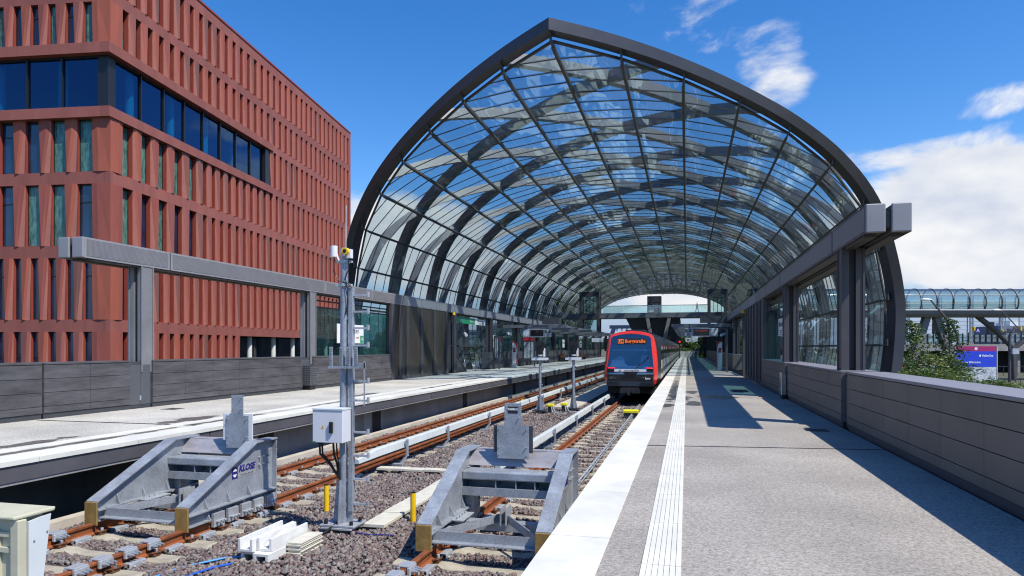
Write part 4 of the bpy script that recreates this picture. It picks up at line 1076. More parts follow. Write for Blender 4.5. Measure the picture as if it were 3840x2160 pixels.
for k in range(4):
    xx = mx-.12+k*.115 if k else mx-.17
    m.box(xx, xx+.05, my-.10, my-.085, 1.28, 1.56)
    for q in range(8): m.box(xx+.005, xx+.045, my-.112, my-.10, 1.30+q*.033, 1.315+q*.033)
m.box(mx-.18, mx+.30, my-.115, my-.06, 1.245, 1.28); m.box(mx+.27, mx+.40, my-.1, my-.085, 1.25, 1.33)
m.build('folding_tread', M['zinc'], t)
m = MB(); m.box(mx+.375, mx+.395, my-.1, my-.09, .72, 1.36); m.build('strap', M['zinc_lite'], t)
m = MB(); m.box(mx-.30, mx+.17, my-.34, my-.09, .20, .68); cb = m.build('cabinet', M['box_white'], t, bevel=.008)
m = MB(); m.box(mx-.305, mx+.175, my-.35, my-.085, .665, .684); m.build('cabinet_lid', M['pale'], cb)
m = MB(); m.box(mx-.025, mx+.028, my-.375, my-.341, .34, .50); m.build('handle', M['cable'], cb, bevel=.008)
m = MB(); m.add([(mx-.165, my-.343, .40), (mx-.115, my-.343, .40), (mx-.14, my-.343, .447)], [(0, 1, 2)]); m.build('warning_sign', M['yellow'], cb)
m = MB(); m.add([(mx-.137, my-.3445, .44), (mx-.146, my-.3445, .42), (mx-.140, my-.3445, .42), (mx-.143, my-.3445, .404), (mx-.133, my-.3445, .424), (mx-.139, my-.3445, .424)], [(0, 1, 2, 3, 4, 5)]); m.build('bolt_symbol', M['ink'], cb)
m = MB(); m.box(mx-.30, mx-.25, my-.343, my-.339, .205, .22); m.build('maker_label', M['green_sign'], cb)
for dx, w_ in ((-.27, .02), (-.23, .018), (-.05, .02), (.0, .014)):
    m = MB(); m.path([(mx+dx, my-.2, .19), (mx+dx+.01, my-.2, .02), (mx+dx*.55, my-.13, -.13), (mx+dx*.25-.02, my-.09, -.25), (mx-.01, my-.075, -.36)], w_*.8, 7); m.build('cable', M['cable'], t, smooth=True)
m = MB(); m.tube((mx+.02, my, 2.92), (mx+.02, my, 3.0), .06, n=20); m.tube((mx+.04, my, 2.95), (mx+.045, my, 3.62), .011, n=8); m.build('antenna_rod', M['zinc_lite'], t, smooth=True)
m = MB()
for zz in (2.80, 2.46): m.tube((mx+.02, my, zz-.022), (mx+.02, my, zz+.022), .075, n=18); m.box(mx-.11, mx+.14, my-.03, my+.03, zz-.015, zz+.015)
m.build('clamp_band', M['zinc_lite'], t)
m = MB(); m.tube((mx-.12, my-.05, 2.87), (mx-.12, my-.05, 3.03), .052, n=16); m.path([(mx-.09, my-.05, 2.94), (mx-.06, my-.06, 2.86), (mx-.03, my-.06, 2.8)], .015, 8); m.build('lamp_housing', M['white'], t, smooth=True)
m = MB(); m.box(mx+.10, mx+.17, my-.10, my-.02, 2.84, 2.97); m.build('sensor_box', M['white'], t, bevel=.006)
m = MB(); m.tube((mx+.105, my-.16, 2.935), (mx+.105, my-.08, 2.935), .05, n=16); m.build('horn', M['yellow'], t, smooth=True)
m = MB(); m.tube((mx+.105, my-.165, 2.935), (mx+.105, my-.161, 2.935), .028, n=16); m.build('horn_mouth', M['cable'], t)
m = MB(); m.path([(mx-.12, my-.05, 2.87), (mx-.115, my-.07, 2.66), (mx-.03, my-.08, 2.52), (mx+.1, my-.06, 2.48), (mx+.16, my-.05, 2.42)], .008, 6)
m.path([(mx+.12, my-.06, 2.84), (mx+.12, my-.06, 2.7), (mx+.07, my-.07, 2.55), (mx+.11, my-.07, 2.4), (mx+.1, my-.05, 2.2), (mx+.07, my-.06, 2.02)], .008, 6); m.build('cable', M['cable'], t, smooth=True)

# yellow marker posts
for x, y, lab in ((-5.70, 10.05, 'short yellow marker post left of the mast foot'), (-4.10, 9.85, 'short yellow marker post with black cap right of the mast foot')):
    t = thing('marker_post', lab, 'marker post', (x, y, -1.2), 'yellow marker posts in the ballast')
    m = MB(); m.tube((x, y, -1.25), (x, y, -.70), .042, n=16); m.build('post', M['yellow'], t, smooth=True)
    m = MB(); m.tube((x, y, -.70), (x, y, -.685), .04, n=16); m.build('cap', M['cable'], t)

# concrete cable troughs stacked beside the mast
def trough(xc, y0, y1, z0, flip, label):
    m = MB(); w_, h, th = .106, .162, .028
    prof = [(-w_, 0), (w_, 0), (w_-.004, h), (w_-th-.006, h), (w_-th-.016, th+.008), (-w_+th+.016, th+.008), (-w_+th+.006, h), (-w_+.004, h)]
    if flip: prof = [(a, h-b) for a, b in prof]
    m.prism([(xc+a, z0+b) for a, b in prof], 'y', y0, y1)
    o = m.build('cable_trough', M['white_conc'], bevel=.005)
    return tag(o, label, 'concrete trough', 'white concrete cable troughs stacked in the ballast')
zt_ = -1.165
trough(-5.32, 7.46, 8.36, zt_, True, 'white concrete trough turned upside down, lower left of the stack')
trough(-5.10, 7.40, 8.30, zt_, True, 'white concrete trough turned upside down, lower right of the stack')
trough(-5.335, 7.42, 8.36, zt_+.165, False, 'white concrete trough open upwards on the upper left of the stack')
trough(-5.115, 7.50, 8.34, zt_+.165, False, 'white concrete trough open upwards with a shard in it, upper right of the stack')
m = MB(); m.bar((-5.12, 7.56, zt_+.21), (-5.09, 7.95, zt_+.335), .07, .02); tag(m.build('broken_shard', M['white_conc']), 'broken concrete shard leaning inside the upper right trough', 'concrete shard')
z = -1.16
for k in range(8):
    m = MB(); dx = random.uniform(-.01, .01); dy = random.uniform(-.015, .015)
    x0, x1, ya, yb = -4.975+dx, -4.775+dx, 7.78+dy, 8.32+dy
    m.prism([(x0, z+.008), (x0+.02, z), (x1-.02, z), (x1, z+.008), (x1, z+.023), (x0, z+.023)], 'y', ya, yb)
    place = ['lowest', 'second from the bottom', 'third from the bottom', 'fourth from the bottom', 'fourth from the top', 'third from the top', 'second from the top', 'topmost'][k]
    tag(m.build('cover_slab', M['cream_slab'], bevel=.003), 'cream cover slab in the small stack beside the troughs, ' + place, 'cover slab', 'stacked cream cover slabs'); z += .026
# cover slabs of the buried cable duct
def slab_line(p, q, n, w_, lab, grp):
    p, q = Vector(p), Vector(q)
    for k in range(n):
        a = p.lerp(q, k/n); b = p.lerp(q, (k+.985)/n); z = Vector((0, 0, random.uniform(-.006, .006)))
        m = MB(); m.bar(a+z, b+z, w_, .05); tag(m.build('duct_cover', M['cream_slab'], bevel=.005), lab, 'duct cover', grp)
slab_line((-4.45, 9.2, -1.065), (-4.55, 13.6, -1.065), 6, .34, 'cream concrete duct cover in the line running from the mast along the track', 'duct covers along the track')
slab_line((-4.75, 13.75, -1.07), (-6.5, 13.65, -1.07), 5, .24, 'cream concrete duct cover in the line crossing under the left track', 'duct covers crossing the left track')
# blue cables on the stones
m = MB(); m.path([(-5.4, 7.62, -1.12), (-5.62, 7.45, -1.10), (-5.95, 7.05, -1.12), (-6.02, 6.7, -1.13), (-5.95, 6.2, -1.12), (-5.8, 5.6, -1.13)], .012, 8); tag(m.build('cable', M['blue_lt'], smooth=True), 'light blue cable looping out of the trough stack', 'cable')
m = MB(); m.path([(-5.35, 7.45, -1.12), (-5.55, 7.1, -1.11), (-5.72, 6.6, -1.13), (-5.7, 6.1, -1.12), (-5.5, 5.5, -1.13)], .014, 8); tag(m.build('cable', M['blue_cable'], smooth=True), 'deep blue cable lying nearer the camera than the light blue one', 'cable')
m = MB(); m.path([(-4.72, 8.95, -1.06), (-4.55, 8.9, -1.1), (-4.35, 8.86, -1.10), (-4.1, 8.95, -1.11), (-3.95, 8.95, -1.12)], .010, 8); tag(m.build('cable', M['ink_blue'], smooth=True), 'thin violet blue cable on the ballast right of the mast foot', 'cable')
m = MB(); m.path([(-4.9, 8.95, -.99), (-4.98, 8.75, -1.08), (-5.1, 8.6, -1.12), (-5.3, 8.55, -1.16)], .02, 8); tag(m.build('cable', M['cable'], smooth=True), 'black cable curling out of the mast pedestal', 'cable')

# ------------------------------------------------------------ covered third rails
def third_rail(x, y0, y1, zc, lab, ys, side):
    t = thing('third_rail', lab, 'third rail', (x, y0, -1.2), 'covered third rails')
    m = MB(); pr_ = [(-.09, -.08), (-.06, .06), (-.03, .085), (.03, .085), (.06, .06), (.09, -.08), (.05, -.09), (-.05, -.09)]
    yy = y0
    m.ring([[(x+a*.7, y0-.12, zc+b*.5-.06) for a, b in pr_], [(x+a, y0+.7, zc+b) for a, b in pr_]], caps=True)
    yy = y0+.7
    while yy < y1:
        m.prism([(x+a, zc+b) for a, b in pr_], 'y', yy+.004, min(y1, yy+3.2)-.004); yy += 3.2
    m.build('cover', M['rail_cover'], t, smooth=True, angle=25)
    m = MB(); m.box(x-.03, x+.03, y0+.5, y1, zc-.12, zc-.085); m.build('live_rail', M['clip'], t)
    for y in ys:
        m = MB(); s = side
        m.box(x+s*.12, x+s*.155, y-.045, y+.045, zc-.24, zc+.10)
        m.hexa([(x+s*.12-.01, y-.045, zc-.28), (x+s*.12+.05, y-.045, zc-.28), (x+s*.12+.05, y+.045, zc-.28), (x+s*.12-.01, y+.045, zc-.28)], [(x+s*.12, y-.045, zc-.24), (x+s*.155, y-.045, zc-.24), (x+s*.155, y+.045, zc-.24), (x+s*.12, y+.045, zc-.24)])
        m.bar((x+s*.14, y, zc-.26), (x+s*.02, y-.12, -1.12), .08, .035); m.box(x-s*.0-.16, x+.1, y-.2, y-.06, -1.14, -1.10)
        m.tube((x+s*.12, y, zc), (x+s*.085, y, zc), .055, n=10)
        m.build('bracket', M['zinc'], t)
    return t
third_rail(-6.36, 12.5, 110, -.66, 'pale grey covered third rail of the left track on steel brackets', [14.6, 17.4, 21.4, 25.6, 30, 34.5, 39, 44, 49, 54, 60], 1)
third_rail(-3.55, 12.9, 70, -.72, 'pale grey covered third rail of the right track beside the train', [14.2, 18.0, 21.8, 25.6, 29.4], 1)
# thin grey signal cables clipped inside the left track
m = MB()
for k in range(3): m.path([(-7.2+k*.05, 13, -1.08), (-7.2+k*.05, 40, -1.08), (-7.2+k*.05, 90, -1.08)], .014, 6)
tag(m.build('cable_bundle', M['cable']), 'black cable bundle lying between the rails of the left track', 'cable')
m = MB(); m.path([(-2.0, 10.4, -1.0), (-2.0, 20, -1.0), (-2.05, 31, -1.0)], .022, 8); m.path([(-1.96, 10.4, -1.03), (-1.96, 20, -1.03), (-2.0, 31, -1.03)], .014, 6)
yy = 10.8
while yy < 30: m.box(-2.04, -1.94, yy, yy+.12, -1.07, -.972); yy += .98
tag(m.build('cable_bundle', M['zinc_lite']), 'grey bound cable running lengthwise between the rails of the right track', 'cable')

# ------------------------------------------------------------ signals on posts
def small_signal(x, y, label):
    t = thing('track_signal', label, 'signal', (x, y, -1.1), 'short signals between the tracks')
    m = MB(); m.tube((x, y, -1.0), (x, y, 1.1), .055, n=14); m.build('post', M['zinc_mast'], t, smooth=True)
    m = MB(); m.tube((x, y, -1.3), (x, y, -1.0), .2, n=16); m.box(x-.28, x+.28, y-.2, y+.2, -1.04, -1.0); m.build('foot', M['paint_dark'], t)
    m = MB()
    for dx in (-1, 1):
        m.add([(x+dx*.05, y-.008, -1), (x+dx*.17, y-.008, -1), (x+dx*.05, y-.008, -.35), (x+dx*.05, y+.008, -1), (x+dx*.17, y+.008, -1), (x+dx*.05, y+.008, -.35)], [(0, 1, 2), (5, 4, 3), (0, 3, 4, 1), (1, 4, 5, 2), (2, 5, 3, 0)])
    m.build('gusset', M['zinc'], t)
    m = MB(); m.box(x-.14, x+.14, y-.12, y+.10, 1.2, 1.62); m.box(x-.18, x+.18, y-.10, y+.10, 1.44, 1.8); hd = m.build('head', M['cable'], t, bevel=.01)
    m = MB(); m.tube((x+.05, y-.26, 1.66), (x+.05, y-.10, 1.66), .06, n=12); m.tube((x+.05, y-.2, 1.38), (x+.05, y-.12, 1.38), .05, n=12); m.build('hood', M['cable'], hd)
    m = MB(); m.box(x+.14, x+.20, y-.08, y+.08, 1.18, 1.52); m.box(x-.06, x+.12, y-.125, y-.121, 1.2, 1.26); m.build('side_panel', M['sign_white'], hd)
    m = MB(); m.box(x-.33, x+.33, y-.10, y+.10, 1.06, 1.12); m.box(x-.33, x+.33, y-.11, y-.10, 1.03, 1.14); m.build('name_board', M['sign_white'], t)
    m = MB()
    for zz in (.1, .55, .9): m.tube((x, y, zz), (x, y, zz+.05), .065, n=12)
    m.box(x+.06, x+.1, y-.03, y+.03, .0, .06); m.box(x+.06, x+.1, y-.03, y+.03, .62, .68); m.build('band', M['zinc'], t)
small_signal(-5.80, 27.3, 'short black headed signal on a grey post, left one of the pair')
small_signal(-4.62, 28.5, 'short black headed signal on a grey post, the one closer to the train')
def balise(x, y, w_, d_, z, label):
    t = thing('track_magnet', label, 'track magnet', (x, y, -1.2), 'yellow topped track boxes')
    m = MB(); m.box(x-w_/2, x+w_/2, y-d_/2, y+d_/2, z, z+.11); m.build('cover', M['yellow2'], t, bevel=.02)
    m = MB(); m.box(x-w_/2+.04, x+w_/2-.04, y-d_/2+.04, y+d_/2-.04, -1.2, z); m.build('base', M['paint_dark'], t)
    if w_ < .3:
        m = MB(); m.path([(x+.1, y-.1, z), (x+.25, y-.3, -1.08), (x+.5, y-.5, -1.1), (x+.75, y-.4, -1.1)], .02, 6); m.path([(x+.05, y-.1, z), (x+.15, y-.4, -1.08), (x+.45, y-.65, -1.1)], .02, 6); m.build('lead', M['zinc_lite'], t, smooth=True)
balise(-5.42, 27.6, .27, .26, -.88, 'small yellow topped box beside the left signal post')
balise(-4.98, 28.3, .27, .26, -.88, 'small yellow topped box between the two signal posts')
balise(-2.08, 26.6, .58, .42, -.96, 'long yellow track magnet lying between the rails in front of the train')
balise(-7.3, 31, .36, .3, -1.0, 'small yellow box lying between the rails of the left track')

# ------------------------------------------------------------ cream trackside cabinet, bottom left corner
t = thing('trackside_cabinet', 'cream plastic trackside cabinet with a pale side plate at the bottom left', 'cabinet', (-5.9, 4.55, -1.2))
X0, X1, Y0 = -6.7, -5.30, 4.43; ZT = .13
m = MB(); m.hexa([(X0, Y0+.04, -1.2), (X1-.09, Y0+.04, -1.2), (X1-.09, Y0+.12, -1.2), (X0, Y0+.12, -1.2)], [(X0, Y0+.04, ZT), (X1-.09, Y0+.04, ZT), (X1-.09, Y0+.28, ZT), (X0, Y0+.28, ZT)]); m.build('body', M['cream'], t)
m = MB(); m.hexa([(X0-.05, Y0-.03, ZT), (X1-.03, Y0-.03, ZT), (X1+.02, Y0+.30, ZT+.015), (X0-.05, Y0+.30, ZT+.015)], [(X0-.05, Y0-.03, ZT+.03), (X1-.03, Y0-.03, ZT+.03), (X1+.02, Y0+.31, ZT+.05), (X0-.05, Y0+.31, ZT+.05)]); m.build('lid', M['cream'], t, bevel=.01)
m = MB(); m.box(X1-.10, X1-.01, Y0-.01, Y0+.07, -1.2, ZT-.003); m.box(X1-.34, X1-.24, Y0, Y0+.05, -1.2, ZT-.1); m.build('corner_rib', M['cream'], t, bevel=.01)
m = MB()
for zz in (.0, -.13, -.5, -.62): m.box(X0, X1-.12, Y0+.01, Y0+.05, zz-.02, zz+.02)
m.build('rail', M['cream'], t)
m = MB(); m.hexa([(X1-.02, Y0+.075, -1.2), (X1, Y0+.075, -1.2), (X1, Y0+.10, -1.2), (X1-.02, Y0+.10, -1.2)], [(X1-.02, Y0+.075, ZT-.03), (X1, Y0+.075, ZT-.03), (X1, Y0+.28, ZT-.005), (X1-.02, Y0+.28, ZT-.005)]); sp = m.build('side_plate', M['pale'], t)
m = MB()
for yy, zz in ((.12, -.07), (.24, -.02), (.1, -.5)): m.tube((X1, Y0+yy, zz), (X1+.008, Y0+yy, zz), .008, n=8)
m.build('screw', M['zinc'], sp)
m = MB(); m.tube((X1-.52, Y0-.04, -1.2), (X1-.52, Y0-.04, .02), .055, n=16); m.build('pipe', M['pale'], t, smooth=True)
# ------------------------------------------------------------ underground train
M['screen_front'] = glass('train windscreen glass', (.30, .46, .66), .13, 0, grough=.015)
XT = -2.53; YT = 32.0
tr = thing('train', 'red fronted underground train standing at the right platform', 'train', (XT, YT, ZR))
def outline(hw, n=9):
    """half outline of the car body (x offset, z), from the sill up to the roof crown"""
    return [(hw-.10, -.18), (hw-.03, .0), (hw, .35), (hw, .95), (hw-.045, 1.45), (hw-.12, 1.80), (hw-.24, 2.04), (hw-.48, 2.22), (hw-.80, 2.315), (0, 2.36)]
def loop(h): return [(XT+a, b) for a, b in h] + [(XT-a, b) for a, b in h[-2::-1]]
BODY = loop(outline(1.32))
front_h = [(1.04, -.16), (1.08, .05), (1.12, .38), (1.115, .62), (1.06, 1.2), (1.01, 1.72), (.985, 2.02), (.89, 2.16), (.48, 2.27), (0, 2.31)]
FRONT = loop(front_h)
def yfront(z): return YT + (.0 if z < .5 else (z-.5)*.26) + (0.0 if z > .1 else (.1-z)*.2)
mid_h = [((a*.55+b*.45), (c*.55+d*.45)) for (a, c), (b, d) in zip(outline(1.32), front_h)]
# red nose ring, blending from the face to the body
m = MB()
m.ring([[(x, yfront(z), z) for x, z in FRONT], [(x, yfront(z)+.16, z) for x, z in loop([(a+.045, b+.01) for a, b in front_h])], [(x, YT+.42+.1*z, z) for x, z in loop(mid_h)]])
m.build('front_frame', M['red'], tr, smooth=True, angle=40)
m = MB(); m.ring([[(x, YT+.42+.1*z, z) for x, z in loop([(a-.001, b) for a, b in mid_h])], [(x, YT+2.1, z) for x, z in BODY]]); m.build('cab_side', M['train_black'], tr, smooth=True, angle=40)
# black face inside the red ring, windscreen in it
inn = [(1.0, -.13), (1.04, .05), (1.075, .36), (1.065, .60), (1.0, 1.2), (.94, 1.72), (.91, 2.0), (.83, 2.08), (.44, 2.17), (0, 2.20)]
m = MB()
FI = [(x, yfront(z)-.012, z) for x, z in loop(inn)]
m.ring([[(x, yfront(z)+.002, z) for x, z in FRONT], FI]); m.build('front_frame', M['red'], tr)
for a, b, mt, nm in ((0, 3, M['train_black'], 'front_panel'),):
    m = MB(); h = [(1.0, -.1), (1.045, .05), (1.06, .30)]
    m.add([(XT+x, yfront(z)-.012, z) for x, z in h] + [(XT-x, yfront(z)-.012, z) for x, z in h[::-1]], [(0, 1, 2, 3, 4, 5)]); m.build(nm, mt, tr)
m = MB(); h = [(1.075, .31), (1.065, .60), (1.0, 1.2), (.94, 1.72), (.91, 2.0), (.83, 2.08), (.44, 2.17)]
pts = [(XT+x, yfront(z)-.013, z) for x, z in h] + [(XT-x, yfront(z)-.013, z) for x, z in h[::-1]]
m.add(pts, [tuple(range(len(pts)))]); m.build('windscreen', M['screen_front'], tr)
fy = lambda z: yfront(z)-.022
m = MB(); m.hexa([(XT-.66, fy(1.78)-.03, 1.70), (XT+.74, fy(1.78)-.03, 1.70), (XT+.74, fy(1.78)+.1, 1.70), (XT-.66, fy(1.78)+.1, 1.70)], [(XT-.64, fy(1.96)-.03, 1.98), (XT+.72, fy(1.96)-.03, 1.98), (XT+.72, fy(1.96)+.1, 1.98), (XT-.64, fy(1.96)+.1, 1.98)]); m.build('destination_display', M['ink'], tr)
upv = (0, .26, 1)
m = MB(); yy_ = fy(1.84)-.042
m.hexa([(XT-.60, fy(1.75)-.036, 1.74), (XT-.32, fy(1.75)-.036, 1.74), (XT-.32, fy(1.75)-.03, 1.74), (XT-.60, fy(1.75)-.03, 1.74)], [(XT-.60, fy(1.94)-.036, 1.94), (XT-.32, fy(1.94)-.036, 1.94), (XT-.32, fy(1.94)-.03, 1.94), (XT-.60, fy(1.94)-.03, 1.94)]); m.build('line_number', M['led'], tr)
text('line_text', 'U4', .22, M['ink'], (XT-.46, fy(1.84)-.044, 1.84), (1, 0, 0), upv, tr, bold=.006)
text('destination_text', 'Burgstraße', .215, M['led'], (XT+.20, fy(1.84)-.044, 1.84), (1, 0, 0), upv, tr, bold=.004)
# driver's cab behind the screen
CABG = pbr('cab interior', (.46, .52, .56), .6, 0, .12, 2)
m = MB(); m.box(XT-1.0, XT+1.0, YT+.2, YT+.75, .2, .68); m.build('dashboard', CABG, tr)
m = MB(); m.prism([(XT-.98, .6), (XT-.1, .6), (XT-.3, .8), (XT-.38, 1.12), (XT-.55, 1.14), (XT-.9, .95)], 'y', YT+.5, YT+.8); m.build('console', CABG, tr)
m = MB(); m.prism([(XT+.40, .6), (XT+.9, .6), (XT+.86, 1.05), (XT+.75, 1.18), (XT+.5, 1.18)], 'y', YT+.5, YT+.85); m.build('console', CABG, tr)
m = MB(); m.box(XT-.88, XT+.88, YT+.42, YT+.46, 1.40, 1.46); m.build('sun_blind', CABG, tr)
m = MB(); m.box(XT-1.15, XT+1.15, YT+1.6, YT+1.65, -.1, 2.1); m.build('cab_bulkhead', pbr('cab bulkhead', (.05, .06, .08), .7, 0, .2, 2), tr)
m = MB(); m.bar((XT+.25, fy(.62)-.07, .60), (XT+.79, fy(1.1)-.07, 1.10), .022, .02); m.bar((XT+.33, fy(.62)-.07, .60), (XT+.80, fy(1.1)-.07, 1.08), .012, .012); m.bar((XT+.79, fy(1.1)-.06, 1.06), (XT+.80, fy(1.5)-.04, 1.46), .012, .012); m.tube((XT+.79, fy(1.1)-.01, 1.08), (XT+.79, fy(1.1)-.09, 1.08), .045, n=10); m.build('wiper', M['cable'], tr)
for s in (-1, 1):
    x0, x1 = sorted((XT+s*.72, XT+s*1.02)); m = MB(); m.box(x0, x1, fy(.6)-.02, fy(.6)+.05, .58, .625); m.build('tail_light', M['redlamp'], tr)
    x0, x1 = sorted((XT+s*.75, XT+s*1.05)); m = MB(); m.box(x0, x1, fy(.5)-.012, fy(.5)+.05, .44, .565); m.build('lamp_housing', M['black_gloss'], tr)
m = MB(); m.add([(XT-.74, fy(.42)-.02, .41), (XT+.74, fy(.42)-.02, .41), (XT+.70, fy(.42)-.02, .55), (XT-.72, fy(.42)-.02, .55)], [(0, 1, 2, 3)]); m.build('operator_plate', M['sign_white'], tr)
text('operator_text', 'HOCHBAHN', .105, M['ink_grey'], (XT+.06, fy(.42)-.024, .478), (1, 0, 0), (0, 0, 1), tr, bold=.001, sx=1.15)
m = MB()
for k in range(20):
    a0, a1 = 2*math.pi*k/20, 2*math.pi*(k+1)/20
    m.bar((XT-.46+.045*math.cos(a0), fy(.42)-.024, .48+.045*math.sin(a0)), (XT-.46+.045*math.cos(a1), fy(.42)-.024, .48+.045*math.sin(a1)), .004, .016, up=(0, 1, 0))
m.box(XT-.485, XT-.475, fy(.42)-.026, fy(.42)-.022, .455, .505); m.box(XT-.445, XT-.435, fy(.42)-.026, fy(.42)-.022, .455, .505); m.box(XT-.485, XT-.435, fy(.42)-.026, fy(.42)-.022, .475, .485)
m.build('operator_logo', M['red_sign'], tr)
text('unit_number', '397-1', .13, M['ink_grey'], (XT-.80, fy(.1)-.02, .14), (1, 0, 0), (0, 0, 1), tr, sx=1.15)
text('network_text', 'hvv', .17, M['sign_white'], (XT+.80, fy(.1)-.02, .12), (1, 0, 0), (0, 0, 1), tr, bold=.005)
m = MB(); yq = fy(.12)-.022; m.bar((XT+.58, yq, .185), (XT+.62, yq, .155), .004, .022, up=(0, 1, 0)); m.bar((XT+.62, yq, .155), (XT+.58, yq, .125), .004, .022, up=(0, 1, 0)); m.build('network_arrow', M['sign_white'], tr)
m = MB(); m.prism([(XT-1.05, .40), (XT-.36, .40), (XT-.22, .28), (XT+.22, .28), (XT+.36, .40), (XT+1.05, .40), (XT+1.05, .43), (XT-1.05, .43)], 'y', fy(.36)-.03, fy(.36)+.02); m.build('face_ridge', M['black_gloss'], tr)
# bumper, skirt and coupler
m = MB(); m.hexa([(XT-1.06, YT-.10, -.24), (XT+1.06, YT-.10, -.24), (XT+1.06, YT+.5, -.24), (XT-1.06, YT+.5, -.24)], [(XT-1.10, YT-.06, -.02), (XT+1.10, YT-.06, -.02), (XT+1.10, YT+.5, -.02), (XT-1.10, YT+.5, -.02)])
for k in range(4):
    for s in (-1, 1): x0, x1 = sorted((XT+s*.5, XT+s*1.03)); m.box(x0, x1, YT-.13, YT-.07, -.225+k*.05, -.2+k*.05)
m.build('bumper', M['train_black'], tr)
m = MB(); m.box(XT-.38, XT+.38, YT-.25, YT+.1, -.56, -.30); m.box(XT-.44, XT-.36, YT-.3, YT, -.55, -.33); m.box(XT+.36, XT+.44, YT-.3, YT, -.55, -.33); m.tube((XT-.05, YT-.36, -.42), (XT-.05, YT, -.42), .12, n=14); m.tube((XT+.15, YT-.3, -.45), (XT+.15, YT, -.45), .07, n=12); m.box(XT-.1, XT+.02, YT-.4, YT-.2, -.64, -.5); m.build('coupler', M['train_black'], tr)
m = MB(); m.box(XT-1.1, XT+1.1, YT+.6, YT+100, -.62, -.2)
for k in range(12):
    for s in (-.78, .78):
        yw = YT+1.6+k*8.2; m.tube((XT+s-.06, yw, ZR+.38), (XT+s+.06, yw, ZR+.38), .38, n=18)
m.build('underframe', M['under'], tr)
# cars
y = YT+2.1
for c in range(7):
    L = 12.9; y1 = y + L
    ring_lo = [p for p in BODY]
    m = MB(); m.ring([[(x, y, z) for x, z in BODY], [(x, y1, z) for x, z in BODY]], caps=True); m.build('car_body', M['train_black'], tr, smooth=True, angle=30)
    for s in (-1, 1):
        xs = XT+s*1.322
        def strip(nm, ya, yb, z0, z1, mt, off=.0):
            mm = MB(); f = lambda z: (0 if .3 < z <= .95 else (-.045*(z-.95)/.5 if z > .95 else -.03*(.35-z)/.35))
            a, b = xs+s*(off+f(z0)), xs+s*(off+f(z1))
            mm.hexa([(a-.012, ya, z0), (a+.012, ya, z0), (a+.012, yb, z0), (a-.012, yb, z0)], [(b-.012, ya, z1), (b+.012, ya, z1), (b+.012, yb, z1), (b-.012, yb, z1)]); mm.build(nm, mt, tr)
        if s < 0 and c > 0: continue
        dy = [(y+2.0+k*3.75) for k in range(3)]
        prev = y+.1
        for d in dy + [y1-.1+.0]:
            e = d if d in dy else y1-.1
            strip('side_panel', prev+.02, e-.02, .0, .93, M['train_steel'])
            strip('side_window', prev+.12, e-.12, .98, 1.42, M['train_window'], .006)
            if d in dy:
                strip('door', d, d+.66, .0, 1.6, M['red'] if c % 2 == 0 and False else M['train_steel'], .004); strip('door', d+.68, d+1.34, .0, 1.6, M['train_steel'], .004)
                for q in (0, .68): strip('door_window', d+q+.1, d+q+.56, .55, 1.45, M['train_window'], .012)
                strip('door_frame', d-.06, d-.01, .0, 1.66, M['red'], .006); strip('door_frame', d+1.35, d+1.4, .0, 1.66, M['red'], .006)
                prev = d+1.42
    for k in range(3): MB().box(XT-.5, XT+.5, y+1+k*4.2, y+3.4+k*4.2, 2.3, 2.45).build('roof_unit', M['train_black'], tr, bevel=.05)
    if c < 6:
        m = MB(); m.ring([[(XT+(x-XT)*.9, y1, z*.96) for x, z in BODY], [(XT+(x-XT)*.9, y1+.6, z*.96) for x, z in BODY]]); m.build('gangway', M['cable'], tr)
    y = y1+.6
strip_m = MB(); strip_m.hexa([(XT+1.19, YT+1.0, .62), (XT+1.2, YT+1.0, .62), (XT+1.31, YT+1.75, .62), (XT+1.30, YT+1.75, .62)], [(XT+1.14, YT+1.1, 1.55), (XT+1.15, YT+1.1, 1.55), (XT+1.25, YT+1.75, 1.55), (XT+1.24, YT+1.75, 1.55)]); strip_m.build('cab_window', M['train_window'], tr)
# ------------------------------------------------------------ platform furniture
def sos_pillar(x, y, label, s=1):
    t = thing('help_pillar', label, 'help point', (x, y, 0), 'red and white help point pillars')
    m = MB()
    prof = [(-.16, 0), (.16, 0), (.16, 1.55), (.12, 1.72), (.02, 1.86), (-.16, 1.93)]
    m.prism([(x+s*a, b) for a, b in prof], 'y', y-.16, y+.16); m.build('body', M['pale'], t, bevel=.01)
    m = MB(); m.prism([(x+s*a, b) for a, b in [(.165, 1.5), (.13, 1.72), (.03, 1.88), (-.17, 1.96), (-.17, 2.02), (.06, 1.95), (.19, 1.75), (.2, 1.5)]], 'y', y-.17, y+.17); m.build('hood', M['red_sign'], t)
    m = MB(); a, b = sorted((x-s*.19, x-s*.165)) if False else sorted((x+s*.165, x+s*.2)); 
    m.box(a, b, y-.17, y+.17, .0, 1.0) if s < 0 else m.box(a, b, y-.17, y+.17, .25, 1.0); m.build('side_stripe', M['red_sign'], t)
    m = MB(); m.box(x-.09, x+.09, y-.175, y-.16, 1.2, 1.52); cpn = m.build('call_panel', M['ink'], t)
    m = MB(); m.box(x-.06, x+.06, y-.18, y-.175, 1.28, 1.44); m.build('call_button', M['red_sign'], cpn)
sos_pillar(2.18, 48.6, 'white help pillar with red hood standing on the right platform', -1)
sos_pillar(-12.72, 50.6, 'white help pillar with red hood standing on the left platform', 1)
